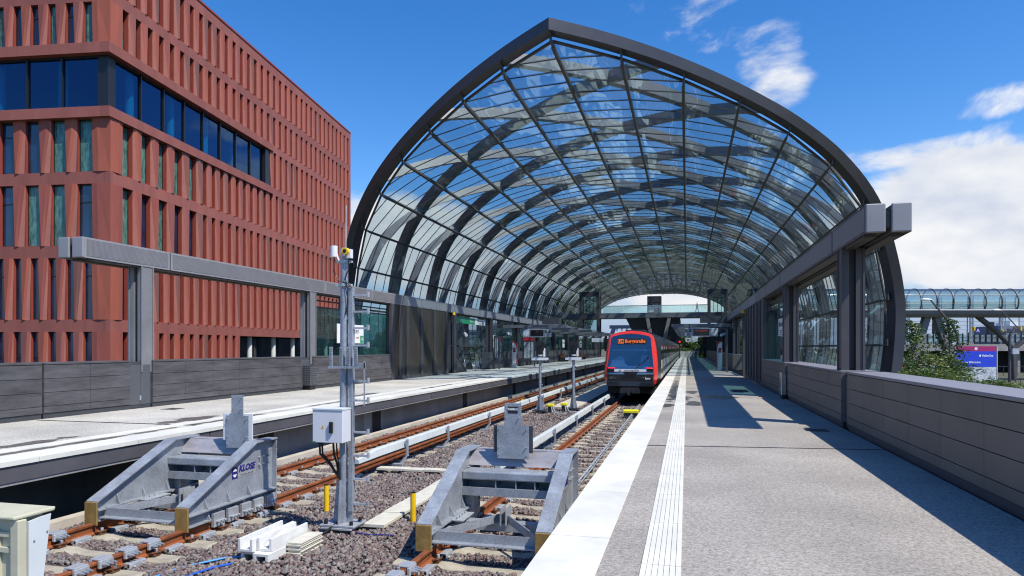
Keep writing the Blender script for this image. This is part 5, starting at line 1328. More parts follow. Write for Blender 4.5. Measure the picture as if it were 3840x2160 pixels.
def hanging_sign(x0, x1, y, clock_left, label):
    t = thing('departure_display', label, 'departure board', ((x0+x1)/2, y, 2.3), 'hanging departure displays with clocks')
    w_ = x1-x0; zb, zt = 2.32, 2.90
    if clock_left: c0, c1, d0, d1, i0, i1 = x0, x0+.24*w_, x0+.25*w_, x0+.76*w_, x0+.77*w_, x1
    else: i0, i1, d0, d1, c0, c1 = x0, x0+.22*w_, x0+.23*w_, x0+.77*w_, x0+.78*w_, x1
    m = MB(); m.box(d0, d1, y-.1, y+.1, zb, zt); dc = m.build('display_case', M['zinc_lite'], t)
    m = MB(); m.box(d0+.05, d1-.05, y-.11, y-.1, zb+.06, zt-.05); m.build('display', M['black_gloss'], dc)
    if not clock_left:
        text('display_text', 'U4  Burgstraße', .13, M['led_dim'], ((d0+d1)/2, y-.115, zt-.17), (1, 0, 0), (0, 0, 1), dc)
    else:
        text('display_text', 'U4', .10, M['led_dim'], ((d0+d1)/2, y-.115, zt-.17), (1, 0, 0), (0, 0, 1), dc)
    m = MB(); m.box(c0, c1, y-.1, y+.1, zb, zt); cc = m.build('clock_case', M['zinc_lite'], t, bevel=.05)
    cx = (c0+c1)/2; cz = (zb+zt)/2; m = MB(); m.tube((cx, y-.115, cz), (cx, y-.1, cz), .225, n=32); m.build('clock_face', M['sign_white'], cc)
    m = MB()
    for k in range(12):
        a = 2*math.pi*k/12; m.bar((cx+.17*math.sin(a), y-.118, cz+.17*math.cos(a)), (cx+.21*math.sin(a), y-.118, cz+.21*math.cos(a)), .022, .004, up=(0, 1, 0))
    m.bar((cx, y-.12, cz), (cx+.03, y-.12, cz+.19), .028, .004, up=(0, 1, 0)); m.bar((cx, y-.12, cz), (cx-.04, y-.12, cz-.13), .034, .004, up=(0, 1, 0)); m.build('clock_hand', M['ink'], cc)
    m = MB(); m.box(i0, i1, y-.1, y+.1, zb, zt); ic = m.build('info_case', M['zinc_lite'], t, bevel=.03)
    m = MB(); m.box(i0+.04, i1-.04, y-.11, y-.1, zb+.3, zt-.04); m.build('info_panel', M['paint_dark'], ic)
    m = MB(); ix = (i0+i1)/2
    for r_ in (.05, .1, .15):
        for k in range(6):
            a0, a1 = R(45+15*k), R(60+15*k); m.bar((ix+r_*math.cos(a0), y-.113, zb+.34+r_*math.sin(a0)), (ix+r_*math.cos(a1), y-.113, zb+.34+r_*math.sin(a1)), .02, .004, up=(0, 1, 0))
    m.build('radio_symbol', M['sign_white'], ic)
    text('info_text', 'Info', .15, M['ink'], (ix, y-.105, zb+.2), (1, 0, 0), (0, 0, 1), ic, bold=.004); text('info_text', 'SOS', .13, M['ink'], (ix, y-.105, zb+.07), (1, 0, 0), (0, 0, 1), ic, bold=.004)
    m = MB()
    for xx in (x0+.3, x1-.3): m.tube((xx, y, zt), (xx, y, 3.2), .03, n=8)
    m.build('hanger', M['paint_dark'], t)
M['led_dim'] = emit('dim red led', (.6, .03, .01), .6)
hanging_sign(-.12, 2.12, 49.6, False, 'departure display with clock on its right end hanging over the right platform')
hanging_sign(-11.85, -9.68, 49.6, True, 'departure display with clock on its left end hanging over the left platform')
def canopy_arm(x0, x1, y, z, label):
    t = thing('platform_canopy', label, 'canopy beam', ((x0+x1)/2, y, z), 'flat canopy beams over the platforms')
    m = MB(); m.box(x0, x1, y-.28, y+.28, z, z+.22); m.build('beam', pbr('canopy grey', (.17, .17, .18), .5, .2, .08, 2), t)
    m = MB(); xm = (x0+x1)/2; m.box(xm-.5, xm+.5, y-.1, y+.1, z-.05, z-.001); m.box(x0+.1, x0+.2, y+.29, y+1.5, z+.05, z+.15); m.build('lamp', M['sign_white'], t)
for k, y in enumerate((50.6, 58.5, 66.5, 74.5, 83, 91)):
    o = ['nearest', 'second', 'third', 'fourth', 'fifth', 'farthest'][k]
    canopy_arm(-1.05, 3.0, y, 3.02, o + ' flat grey canopy beam over the right platform')
    canopy_arm(-13.6, -8.7 if k == 0 else -9.0, y, 3.05, o + ' flat grey canopy beam over the left platform')
for x0, x1, lab in ((1.0, 3.0, 'higher grey canopy box behind the right departure display'), (-11.3, -9.9, 'higher grey canopy box behind the left departure display')):
    tag(MB().box(x0, x1, 54, 55, 3.45, 3.95).build('canopy_box', M['steel']), lab, 'canopy box')
for x, y, num, lab in ((.45, 66, '1', 'white pictogram sign with pram and wheelchair hanging over the right platform'), (-8.35, 66, '2', 'white pictogram sign with a wheelchair hanging left of the train')):
    t = thing('platform_sign', lab, 'hanging sign', (x, y, 2.1), 'hanging pictogram signs')
    m = MB(); m.box(x-.55, x+.55, y-.04, y+.04, 2.08, 2.46); m.build('board', M['sign_white'], t)
    text('number', num, .2, M['ink_grey'], (x+(.38 if num == '1' else -.2), y-.045, 2.22), (1, 0, 0), (0, 0, 1), t)
    m = MB(); cx = x + (0 if num == '1' else .28); q = y-.045
    for k in range(10):
        a0, a1 = R(150+24*k), R(174+24*k); m.bar((cx+.085*math.cos(a0), q, 2.22+.085*math.sin(a0)), (cx+.085*math.cos(a1), q, 2.22+.085*math.sin(a1)), .022, .004, up=(0, 1, 0))
    m.bar((cx-.03, q, 2.36), (cx-.02, q, 2.24), .035, .004, up=(0, 1, 0)); m.bar((cx-.02, q, 2.25), (cx+.09, q, 2.24), .025, .004, up=(0, 1, 0)); m.bar((cx+.09, q, 2.24), (cx+.12, q, 2.15), .025, .004, up=(0, 1, 0)); m.tube((cx-.03, q-.002, 2.40), (cx-.03, q, 2.40), .028, n=10)
    m.build('wheelchair_symbol', M['ink'], t)
    if num == '1':
        m = MB(); m.prism([(x-.46, 2.32), (x-.2, 2.32), (x-.22, 2.24), (x-.40, 2.24)], 'y', q-.002, q); m.tube((x-.37, q-.002, 2.2), (x-.37, q, 2.2), .03, n=8); m.tube((x-.25, q-.002, 2.2), (x-.25, q, 2.2), .03, n=8); m.build('pram_symbol', M['ink'], t)
    m = MB(); m.box(x-.4, x-.37, y-.02, y+.02, 2.46, 3.05); m.box(x+.37, x+.4, y-.02, y+.02, 2.46, 3.05); m.build('hanger', M['paint_dark'], t)
# timetable cases
def vitrine(x0, x1, y, zb, zt, header, label):
    t = thing('timetable_case', label, 'display case', ((x0+x1)/2, y, 0), 'timetable cases on the left platform')
    m = MB(); m.box(x0, x0+.09, y-.06, y+.06, 0, zt); m.box(x1-.09, x1, y-.06, y+.06, 0, zt); m.box(x0+.09, x1-.09, y-.07, y+.07, zt-.07, zt); m.box(x0+.09, x1-.09, y-.07, y+.07, zb-.1, zb); m.build('frame', M['paint_dark'], t)
    m = MB(); m.box(x0+.09, x1-.09, y-.03, y+.03, zb, zt-.07); m.build('back', M['paint_dark'], t)
    n = 3 if x1-x0 > .8 else 2; st = (x1-x0-.2)/n
    for k in range(n):
        m = MB(); m.box(x0+.1+k*st+.03, x0+.1+(k+1)*st-.03, y-.04, y-.03, zb+.05, zt-(.42 if header else .12)); m.build('poster', M['mapprint'], t)
    if header:
        m = MB(); m.box(x0+.09, x1-.09, y-.075, y-.03, zt-.36, zt-.08); m.build('header', M['red_sign'], t)
vitrine(-13.0, -11.95, 54.3, .62, 2.45, True, 'red headed timetable case standing on the left platform')
vitrine(-13.42, -12.98, 47.2, .75, 2.38, False, 'narrow timetable case without a header near the stair opening')
# station name signs
def name_sign(x, y0, y1, z0, z1, face, label, grp, full=True):
    """white board on the glass; face: direction its print faces"""
    t = thing('station_sign', label, 'station sign', (x, (y0+y1)/2, z0), grp)
    m = MB(); m.box(x-.012, x+.012, y0, y1, z0, z1); m.build('board', M['sign_white'], t)
    rt = (0, 1, 0) if face > 0 else (0, -1, 0); xs = x+face*.014; h = z1-z0; yc = (y0+y1)/2
    text('sign_text', 'Elbbrücken', h*(.40 if full else .32), M['ink'], (xs, yc-(.06 if full else 0)*face, z0+h*(.66 if full else .6)), rt, (0, 0, 1), t, sx=1.15 if full else 1)
    if full:
        for k in range(3): text('sign_text', 'Ausgang Zweibrückenstraße', h*.085, M['ink_grey'], (xs, yc-.15*face, z0+h*(.30-.1*k)), rt, (0, 0, 1), t)
        m = MB(); ya, yb = (y1-.32, y1-.03) if face > 0 else (y0+.03, y0+.32); m.box(xs-.001, xs+.003, ya, yb, z0+.02, z0+h*.42); m.build('arrow_field', M['green_sign'], t)
        m = MB(); ym = (ya+yb)/2; zz = z0+h*.24; s = face
        m.bar((xs+.005*s, ym-.09*s, zz), (xs+.005*s, ym+.09*s, zz), .025, .004, up=(1, 0, 0)); m.bar((xs+.005*s, ym+.09*s, zz), (xs+.005*s, ym+.02*s, zz+.07), .025, .004, up=(1, 0, 0)); m.bar((xs+.005*s, ym+.09*s, zz), (xs+.005*s, ym+.02*s, zz-.07), .025, .004, up=(1, 0, 0)); m.build('arrow', M['sign_white'], t)
        m = MB()
        for k in range(3): m.box(xs, xs+.003, y1-.72+k*.12, y1-.65+k*.12, z0+h*.26, z0+h*.34)
        m.build('line_mark', M['red_sign'], t)
name_sign(-13.62, 24.85, 27.15, 1.73, 2.51, 1, 'white station name sign behind the mast with a green arrow field', 'station name signs')
name_sign(3.14, 24.0, 25.6, 1.95, 2.55, -1, 'white station name sign stuck to the nearest right glass screen', 'station name signs')
for y, lab in ((47.4, 'white sign on the glass behind the narrow timetable case'), (57.5, 'white station sign on the glass right of the red headed timetable case'), (76.5, 'white station sign on the glass above the nearer bench'), (89.5, 'white station sign on the glass above the farther bench')):
    name_sign(-13.66, y, y+1.3, 1.55, 2.45, 1, lab, 'station name signs', False)
for y in (58, 75): name_sign(3.12, y, y+1.2, 1.6, 2.3, -1, 'small white station sign on the far glass of the right platform, ' + ('nearer one' if y == 58 else 'farther one'), 'station name signs', False)
# green exit sign above the stair opening
t = thing('exit_sign', 'green and white exit sign hanging in the left stair opening', 'exit sign', (-13.75, 42.2, 3.0))
m = MB(); m.box(-13.78, -13.72, 39.0, 43.6, 3.08, 3.46); m.build('board', M['green_sign'], t)
m = MB(); m.box(-13.78, -13.72, 43.62, 46.0, 3.08, 3.46); m.build('route_board', M['sign_white'], t)
for yy in (40.6, 42.9): text('exit_text', 'Ausgang', .2, M['sign_white'], (-13.715, yy, 3.27), (0, 1, 0), (0, 0, 1), t)
text('route_text', 'Zweibrückenstraße', .16, M['ink'], (-13.715, 44.8, 3.34), (0, 1, 0), (0, 0, 1), t); text('route_text', 'U-Bahn', .14, M['ink'], (-13.715, 44.8, 3.17), (0, 1, 0), (0, 0, 1), t)
# stair cheek and glass of the left stair opening
t = thing('stair_balustrade', 'sloping dark stair balustrade in the left opening', 'balustrade', (-13.9, 40, 0))
m = MB(); m.prism([(38.0, 0), (41.9, 0), (38.9, 1.62), (38.0, 1.62)], 'x', -14.0, -13.75); m.build('cheek', M['paint_dark'], t)
m = MB(); m.bar((-13.87, 38.85, 1.66), (-13.87, 42.0, -.04), .32, .06); m.build('coping', M['steel'], t)
t = thing('stair_glazing', 'tall clear glazing with a rail behind the left stair opening', 'glazing', (-17.9, 42, 0))
for k in range(4):
    m = MB(); m.box(-17.92, -17.9, 38.2+k*2, 40.15+k*2, .1, 3.4); m.build('pane', M['clear_glass'], t)
m = MB(); m.box(-17.95, -17.87, 38, 46.4, 1.28, 1.36); m.box(-17.95, -17.87, 38, 46.4, 0, .09); m.build('rail', M['steel'], t)
def bin_(x, y, s, label, mat, dx=.3, hy=.24, z0=.16, z1=.88):
    t = thing('litter_bin', label, 'bin', (x, y, 0), 'wall mounted litter bins')
    m = MB(); a, b = sorted((x, x+s*dx)); m.box(a, b, y-hy, y+hy, z0, z1); m.build('body', mat, t, bevel=.01)
    m = MB(); h = (z1-z0-.12)/9
    for i in range(6):
        for k in range(10):
            yy, zz = y-hy*.83+i*hy*.33, z0+.06+k*h; m.tube((x+s*dx, yy, zz), (x+s*(dx+.004), yy, zz), .010, n=6)
    for i in range(4):
        for k in range(10): xx = x+s*dx*(.15+i*.23); m.tube((xx, y-hy, z0+.06+k*h), (xx, y-hy-.004, z0+.06+k*h), .010, n=6)
    m.build('perforation', M['zinc_lite'] if mat is M['paint_dark'] else M['zinc'], t)
    m = MB(); a, b = sorted((x+s*.02, x+s*dx*.85)); m.box(a, b, y-hy*.8, y+hy*.8, 0, z0); m.build('foot', M['cable'], t)
    return t
bin_(-13.55, 22.45, 1, 'black perforated litter bin in the gap of the left parapet', M['paint_dark'])
bin_(2.90, 22.05, -1, 'polished steel litter bin fixed in the gap of the right parapet', pbr('polished steel', (.6, .6, .6), .15, 1., .05, 4), .15, .2, .12, .80)
def bench(y, label):
    t = thing('bench', label, 'bench', (-13.2, y, 0), 'wooden benches on the left platform')
    m = MB(); m.box(-13.3, -12.8, y-1.3, y+1.3, .40, .46); m.build('seat', M['wood'], t)
    m = MB()
    for k in range(6): m.box(-13.34, -13.29, y-1.3, y+1.3, .52+k*.075, .58+k*.075)
    m.build('backrest', M['wood'], t)
    for s in (-1, 1):
        m = MB(); m.box(-13.3, -12.85, y+s*1.25-.04, y+s*1.25+.04, 0, .4); m.build('leg', M['paint_dark'], t)
bench(74.5, 'reddish wooden bench on the left platform, nearer one of two'); bench(88, 'reddish wooden bench on the left platform, farther one of two')
def camera(x, y, z, s, label):
    t = thing('security_camera', label, 'camera', (x, y, z), 'security cameras')
    m = MB(); m.tube((x, y, z), (x+s*.25, y-.45, z-.1), .09, n=12); m.build('housing', M['sign_white'], t, smooth=True)
    m = MB(); m.tube((x, y, z+.02), (x-s*.1, y+.1, z+.35), .025, n=8); m.build('bracket', M['paint_dark'], t)
camera(-12.9, 49.0, 2.65, 1, 'white security camera left of the left departure display'); camera(2.55, 49.8, 2.5, -1, 'grey security camera right of the right departure display')
camera(-13.3, 40.2, 2.4, 1, 'white dome security camera in the left stair opening')
# small yellow lamps under the beams
for x, z, y, lab in ((-13.35, 3.58, 38.3, 'small yellow lamp under the left beam'), (2.85, 3.44, 37.5, 'small yellow lamp under the right beam')):
    tag(MB().tube((x, y, z-.1), (x, y, z+.06), .1, .07, n=14).build('beacon', M['yellow'], smooth=True), lab, 'lamp')
# grey posts and bin in the right stair opening
t = thing('stair_railing', 'bright steel railing posts in the right stair opening', 'railing', (3.2, 42, 0))
m = MB()
for yy in (39, 41.5, 44): m.box(3.3, 3.42, yy, yy+.06, 0, 1.05)
m.box(3.3, 3.42, 39, 44.1, 1.0, 1.06); m.build('posts', M['zinc_lite'], t)
m = MB(); m.box(3.34, 3.36, 39.1, 44, .15, .98); m.build('pane', M['clear_glass'], t)
tag(MB().box(2.4, 2.55, 45.5, 45.65, 0, 2.75).build('post', M['steel']), 'slim grey steel post behind the right help pillar', 'post')
# fence closing the far platform end
t = thing('end_fence', 'white slatted fence closing the far end of the right platform', 'fence', (0, 106, 0))
m = MB()
for k in range(16): m.box(-1.0+k*.17, -.9+k*.17, 105.9, 105.96, .05, 1.0)
m.build('slat', M['sign_white'], t)
m = MB(); m.box(-1.05, 1.75, 105.97, 106.0, .7, .78); m.box(-1.05, 1.75, 105.97, 106.0, .2, .28); m.build('rail', M['sign_white'], t)
t = thing('train_signal', 'red lit signal post beside the far end of the train', 'signal', (-1.35, 90, -1.1))
m = MB(); m.tube((-.95, 99, 0), (-.95, 99, 2.2), .07, n=10); m.build('post', M['paint_dark'], t)
m = MB(); m.box(-1.2, -.7, 98.9, 99.1, 2.0, 3.0); m.build('head', M['cable'], t)
m = MB(); m.tube((-.95, 98.85, 2.35), (-.95, 98.9, 2.35), .14, n=14); m.build('lens', M['redlamp'], t)

# ------------------------------------------------------------ people
def person(x, y, z, rz, label, cloth, legs, hair, pose=0, h=1.74, grp=None):
    """one continuous skinned figure: pelvis root, spine, head, arms with hands, legs with feet"""
    root = thing('person', label, 'person', (x, y, z), grp)
    root.rotation_euler.z = rz
    s = h/1.74; st = .22 if pose == 1 else .09
    J = [('pel', None, (0, 0, .93), .135), ('bel', 'pel', (0, 0, 1.08), .13), ('che', 'bel', (0, .0, 1.30), .155), ('nb', 'che', (0, .0, 1.46), .075), ('ne', 'nb', (0, -.01, 1.52), .055),
         ('hd', 'ne', (0, -.015, 1.61), .095), ('top', 'hd', (0, -.005, 1.70), .075)]
    for sd in (-1, 1):
        q = st*sd if pose == 1 else 0
        n = str(sd)
        J += [('sh'+n, 'che', (.17*sd, 0, 1.42), .065), ('el'+n, 'sh'+n, (.23*sd, .02+q*.4, 1.14), .045), ('wr'+n, 'el'+n, (.23*sd, -.06+q*.9, .90), .032), ('ha'+n, 'wr'+n, (.23*sd, -.08+q, .81), .038),
              ('hip'+n, 'pel', (.09*sd, 0, .86), .10), ('kn'+n, 'hip'+n, (.10*sd, -.03-q*.7, .48), .062), ('an'+n, 'kn'+n, (.10*sd, .02-q*1.3+.05*(q > 0), .08), .045), ('to'+n, 'an'+n, (.11*sd, -.14-q*1.3, .04), .042)]
    idx = {j[0]: i for i, j in enumerate(J)}
    me = bpy.data.meshes.new('body'); me.from_pydata([tuple(c*s for c in j[2]) for j in J], [(idx[j[1]], idx[j[0]]) for j in J if j[1]], [])
    o = bpy.data.objects.new('body', me); col.objects.link(o)
    sk = o.modifiers.new('skin', 'SKIN'); sk.use_smooth_shade = True; su = o.modifiers.new('sub', 'SUBSURF'); su.levels = su.render_levels = 1
    for i, j in enumerate(J):
        v = me.skin_vertices[0].data[i]; v.radius = (j[3]*s, j[3]*s*(.8 if j[0] in ('che', 'bel', 'pel') else 1)); v.use_root = (j[0] == 'pel')
    bpy.context.view_layer.update(); dg = bpy.context.evaluated_depsgraph_get(); nm = bpy.data.meshes.new_from_object(o.evaluated_get(dg)); bpy.data.objects.remove(o)
    nm.materials.clear()
    for q in (cloth, legs, M['skin'], hair, M['cable']): nm.materials.append(q)
    for p in nm.polygons:
        c = p.center/s
        p.material_index = 0 if c.z > .88 else (1 if c.z > .1 else 4)
        if c.z > 1.50: p.material_index = 3 if (c.z > 1.66 or c.y > .02) else 2
        if abs(c.x) > .19 and c.z < .90: p.material_index = 2
        p.use_smooth = True
    b = bpy.data.objects.new('body', nm); col.objects.link(b); b.parent = root
    return root
# ------------------------------------------------------------ lift towers and footbridge inside the vault
def lift_tower(x0, x1, label):
    t = thing('lift_tower', label, 'lift tower', ((x0+x1)/2, 109, -.3), 'glazed lift towers')
    y0, y1 = 107.2, 110
    m = MB()
    for xx in (x0, x1-.42):
        for yy in (y0, y1-.4): m.box(xx, xx+.42, yy, yy+.4, -.3, 10.35)
    m.build('corner_post', M['steel'], t)
    m = MB()
    for za, zb in ((9.7, 10.35), (6.0, 6.75)): m.box(x0+.42, x1-.42, y0+.02, y0+.4, za, zb); m.box(x0+.42, x1-.42, y1-.4, y1-.02, za, zb); m.box(x0+.05, x0+.4, y0+.4, y1-.4, za, zb); m.box(x1-.4, x1-.05, y0+.4, y1-.4, za, zb)
    m.build('cross_beam', M['steel'], t)
    for za, zb in ((6.8, 9.65), (.2, 5.95)):
        
        for ya in (y0+.15, y1-.2): MB().box(x0+.45, x1-.45, ya, ya+.03, za, zb).build('glass_pane', M['clear_glass'], t)
    m = MB(); xm = (x0+x1)/2
    for d in (-.55, 0, .55): m.box(xm+d-.04, xm+d+.04, y0+.6, y0+.7, 6.8, 9.4)
    m.box(xm-.8, xm+.8, y0+.6, y0+.7, 9.0, 9.1); m.build('car_frame', M['paint_dark'], t)
lift_tower(-16.45, -13.3, 'glazed lift tower at the left end of the inner footbridge'); lift_tower(3.1, 5.95, 'glazed lift tower at the right end of the inner footbridge')
t = thing('footbridge', 'grey footbridge with glass balustrade crossing inside the far end of the vault', 'footbridge', (-5, 110, 4))
m = MB(); m.box(-24, 14.5, 108, 113, 6.2, 6.95); m.build('deck', pbr('bridge edge', (.2, .2, .21), .5, .1, .1, .6), t)
for k in range(9):
    m = MB(); m.box(-13.2+k*1.8, -13.2+k*1.8+1.76, 108.1, 108.13, 6.95, 8.05); m.build('balustrade_pane', M['clear_glass'], t)
m = MB(); m.box(-13.3, 3.1, 108.05, 108.15, 8.05, 8.13); m.box(-13.3, 3.1, 112.6, 112.7, 8.3, 8.38); m.build('handrail', M['zinc_lite'], t)
m = MB(); m.box(-13.3, 3.1, 112.62, 112.65, 6.95, 8.3); m.build('balustrade_pane', M['clear_glass'], t)
m = MB(); m.hexa([(-7.3, 109, 2.2), (-1.1, 109, 2.2), (-1.1, 126, 2.2), (-7.3, 126, 2.2)], [(-9.3, 108.4, 6.2), (-1.0, 108.4, 6.2), (-1.0, 126, 6.2), (-9.3, 126, 6.2)]); m.build('pier_head', pbr('dark pier', (.055, .05, .048), .8, 0, .2, .5), t)
for xa, xb in ((-5.9, -4.6), (-2.6, -4.2)):
    m = MB(); m.bar((xa, 108.2, 6.1), (xb, 108.2, -.9), .5, .6, up=(0, 1, 0)); m.build('pier_leg', pbr('pale pier leg', (.3, .28, .25), .7, 0, .1, 1), t)
t = thing('ticket_machine', 'dark ticket machine booth standing on the inner footbridge', 'ticket machine', (-4.93, 110, 6.95))
m = MB(); m.box(-6.0, -5.85, 109, 111, 6.95, 9.6); m.box(-4.0, -3.85, 109, 111, 6.95, 9.6); m.box(-5.85, -4.0, 109.05, 111, 8.6, 9.6); m.box(-5.85, -4.0, 109.6, 111, 6.95, 8.6); m.build('casing', M['steel'], t)
m = MB(); m.box(-5.78, -5.0, 109.4, 109.59, 7.1, 8.5); m.build('machine', M['box_white'], t)
m = MB(); m.box(-5.68, -5.2, 109.37, 109.4, 7.9, 8.4); m.build('screen', M['black_gloss'], t)
m = MB(); m.box(-4.9, -4.1, 109.5, 109.59, 7.8, 8.5); m.build('notice', M['sign_white'], t)
person(1.55, 109.2, 6.95, R(80), 'lone person in a navy jacket walking on the inner footbridge', M['cloth_navy'], M['cloth_black'], M['hair_pale'], 1, 1.62)
person(1.35, 103, 0, R(20), 'person in dark clothes with a grey top at the far right platform end', M['cloth_grey'], M['cloth_black'], M['hair_dark'], 0, 1.70)
person(1.9, 102, 0, R(-20), 'person in black clothes facing the others at the far platform end', M['cloth_black'], M['cloth_black'], M['hair_dark'], 0, 1.78)
person(2.5, 100.5, 0, R(160), 'tall person in black standing closest to the far right wall', M['cloth_black'], M['cloth_black'], M['hair_dark'], 0, 1.88)
# railway bridge far behind the vault
t = thing('truss_bridge', 'navy railway truss bridge with white posts seen through the vault', 'bridge', (-10, 222, 3))
m = MB(); m.box(-24, 18, 220, 221, 7.6, 8.7); m.box(-24, 18, 220, 221, 3.2, 4.2); m.hexa([(-24.5, 220, 4.2), (-23.2, 220, 4.2), (-23.2, 221, 4.2), (-24.5, 221, 4.2)], [(-23.3, 220, 7.6), (-22, 220, 7.6), (-22, 221, 7.6), (-23.3, 221, 7.6)]); m.build('chord', M['navy_steel'], t)
for k in range(26):
    m = MB(); m.bar((-22+k*1.55, 220.4, 4.2), (-21.6+k*1.55, 220.4, 7.6), .55, .4, up=(0, 1, 0)); m.build('post', M['sign_white'], t)

# ------------------------------------------------------------ glazed tube footbridge on the right
TA = Vector((.9688, .2478, 0)); TN = Vector((-.2478, .9688, 0)); T0 = TN*86
def tp(u, n, z): v = T0 + TA*u + TN*n; return (v.x, v.y, z)
tube = thing('tube_footbridge', 'glazed tubular footbridge on slanting legs outside the vault on the right', 'footbridge', tp(50, 0, -2.6))
ang = [R(a) for a in range(-35, 216, 10)]
def cs(a, r=1.62): return (r*math.cos(a), 7.25+r*math.sin(a))
U0, U1 = 30, 86
m = MB(); m.ring([[tp(U0, *cs(a)) for a in ang], [tp(U1, *cs(a)) for a in ang]], closed=False); m.build('glass_skin', M['tube_glass'], tube, smooth=True, angle=60)
m = MB(); m.ring([[tp(U0, *cs(a, 1.66)) for a in ang if R(62) < a < R(135)], [tp(U1, *cs(a, 1.66)) for a in ang if R(62) < a < R(135)]], closed=False); m.build('roof_strip', M['navy_steel'], tube, smooth=True, angle=60)
u = U0+.6
while u < U1:
    m = MB()
    for a, b in zip(ang[:-1], ang[1:]): m.bar(tp(u, *cs(a, 1.68)), tp(u, *cs(b, 1.68)), .10, .12, up=TA)
    m.build('rib', M['steel'], tube); u += 2.0
m = MB()
for a in (R(28), R(-8), R(48), R(152), R(188)): m.bar(tp(U0, *cs(a, 1.66)), tp(U1, *cs(a, 1.66)), .05, .05)
m.build('rail', M['zinc_lite'], tube)
m = MB(); m.ring([[tp(q, a, b) for a, b in ((-1.55, 6.25), (-1.6, 6.1), (-1.45, 5.7), (-1.0, 5.35), (1.0, 5.35), (1.45, 5.7), (1.6, 6.1), (1.55, 6.25))] for q in (U0, U1)], caps=True); m.build('deck', M['conc_bridge'], tube, smooth=True, angle=25)
m = MB(); m.box(0, .01, 0, .01, 0, .01); m = MB(); m.hexa([tp(U0, -1.66, 6.15), tp(U1, -1.66, 6.15), tp(U1, -1.6, 6.15), tp(U0, -1.6, 6.15)], [tp(U0, -1.66, 6.27), tp(U1, -1.66, 6.27), tp(U1, -1.6, 6.27), tp(U0, -1.6, 6.27)]); m.build('edge_trim', M['white'], tube)
for ua, ub in ((46.5, 43.8), (47.0, 49.8), (52.2, 49.8), (53.4, 56.2)):
    m = MB(); m.bar(tp(ua, 0, 5.4), tp(ub, 0, -2.6), .75, .8, up=TN); m.build('leg', M['conc_bridge'], tube)
for ua, ub, zb in ((58.6, 63.0, 1.6), (68.5, 63.4, 1.6)):
    m = MB(); m.path([tp(ua, 0, 5.5), tp((ua+ub)/2+.1, 0, 3.7), tp(ub, 0, zb), tp(63.2, 0, -2.6)], .34, 12); m.build('leg', M['steel'], tube, smooth=True)
def shadow_person(u, lab):
    p = tp(u, .4, 6.27); person(p[0], p[1], p[2]-.2, R(100), lab, M['cloth_black'], M['cloth_black'], M['hair_dark'], 1, 1.65)
shadow_person(43.6, 'dark clothed person walking inside the glazed tube bridge')

# ------------------------------------------------------------ information board, lamps, road side
def rotz_box(m, c, hw, hd, z0, z1, ax=TA, an=TN):
    c = Vector(c); q = [c-ax*hw-an*hd, c+ax*hw-an*hd, c+ax*hw+an*hd, c-ax*hw+an*hd]
    m.hexa([(p.x, p.y, z0) for p in q], [(p.x, p.y, z1) for p in q])
BC = Vector((20.49, 56.85, 0))
t = thing('info_board', 'large blue and magenta district information board behind the shrubs', 'info board', (BC.x, BC.y, -2.6))
m = MB(); rotz_box(m, BC, 1.50, .06, -1.9, .12-.002); m.build('map_panel', M['mapprint'], t)
m = MB(); rotz_box(m, BC, 1.50, .06, .12, 1.28-.002); m.build('blue_panel', M['blueprint'], t)
m = MB(); rotz_box(m, BC, 1.50, .06, 1.28, 1.64); m.build('header', M['magenta'], t)
m = MB(); rotz_box(m, BC-TA*1.54, .035, .08, -2.6, 1.66); rotz_box(m, BC+TA*1.54, .035, .08, -2.6, 1.66); m.build('frame', M['zinc_lite'], t)
fp = lambda a, z: BC + TA*a - TN*.065 + Vector((0, 0, z))
text('district_text', 'HafenCity', .20, M['sign_white'], fp(.85, .95), TA, (0, 0, 1), t, bold=.004)
text('quarter_text', 'Quartier Elbbrücken', .19, M['sign_white'], fp(-.45, .47), TA, (0, 0, 1), t, bold=.003)
m = MB(); c = fp(0, 1.46); m.tube(c, c-TN*.01, .11, n=24); m.build('info_disc', M['sign_white'], t)
text('info_letter', 'i', .18, M['magenta'], c-TN*.014, TA, (0, 0, 1), t, bold=.008)
m = MB(); rotz_box(m, fp(.30, 0), .06, .004, .88, 1.02); m.build('district_logo', M['sign_white'], t)
def at(u, n, z=0): v = TA*u + TN*n; return Vector((v.x, v.y, z))
# street lamps with a long slanting arm
def street_lamp(u, n, h, label, lean):
    t = thing('street_lamp', label, 'street lamp', at(u, n, -2.6), 'street lamps with slanting arms')
    m = MB(); m.path([at(u, n, -2.6), at(u, n, h-3.6), at(u+.12*lean, n, h-2.9), at(u+.55*lean, n, h-2.2)] if lean > 0 else [at(u, n, -2.6), at(u, n, h-3.6), at(u-.1, n, h-3.2), at(u-.4, n, h-2.6), at(u-2.6, n, h)], [.14, .13, .12, .11] if lean > 0 else [.14, .13, .12, .11, .06], 12); m.build('pole', M['steel'], t, smooth=True)
    if lean > 0:
        m = MB(); m.bar(at(u-1.2, n, h), at(u+2.4, n, h-3.9), .09, .09); m.build('arm', M['steel'], t); hu = u-1.35; hz = h-.35
    else: hu = u-2.9; hz = h-.1
    m = MB(); m.ring([[at(hu+.55*math.cos(a)*k, n+.25*math.sin(a)*k, hz+d) for a in [2*math.pi*i/14 for i in range(14)]] for k, d in ((.3, -.1), (1, -.03), (1, .03), (.4, .12))], caps=True); m.build('lamp_head', M['sign_white'], t, smooth=True)
street_lamp(53.2, 73, 5.9, 'street lamp with a slanting arm at the right edge of the photo', 1)
street_lamp(40.5, 62, 6.0, 'street lamp leaning left behind the information board', -1)
m = MB(); m.box(49.2, 50.4, 83.0, 83.5, .6, 1.4)
t = thing('switch_box', 'grey box fixed to the right street lamp', 'box', at(53.5, 72.8, 1.0))
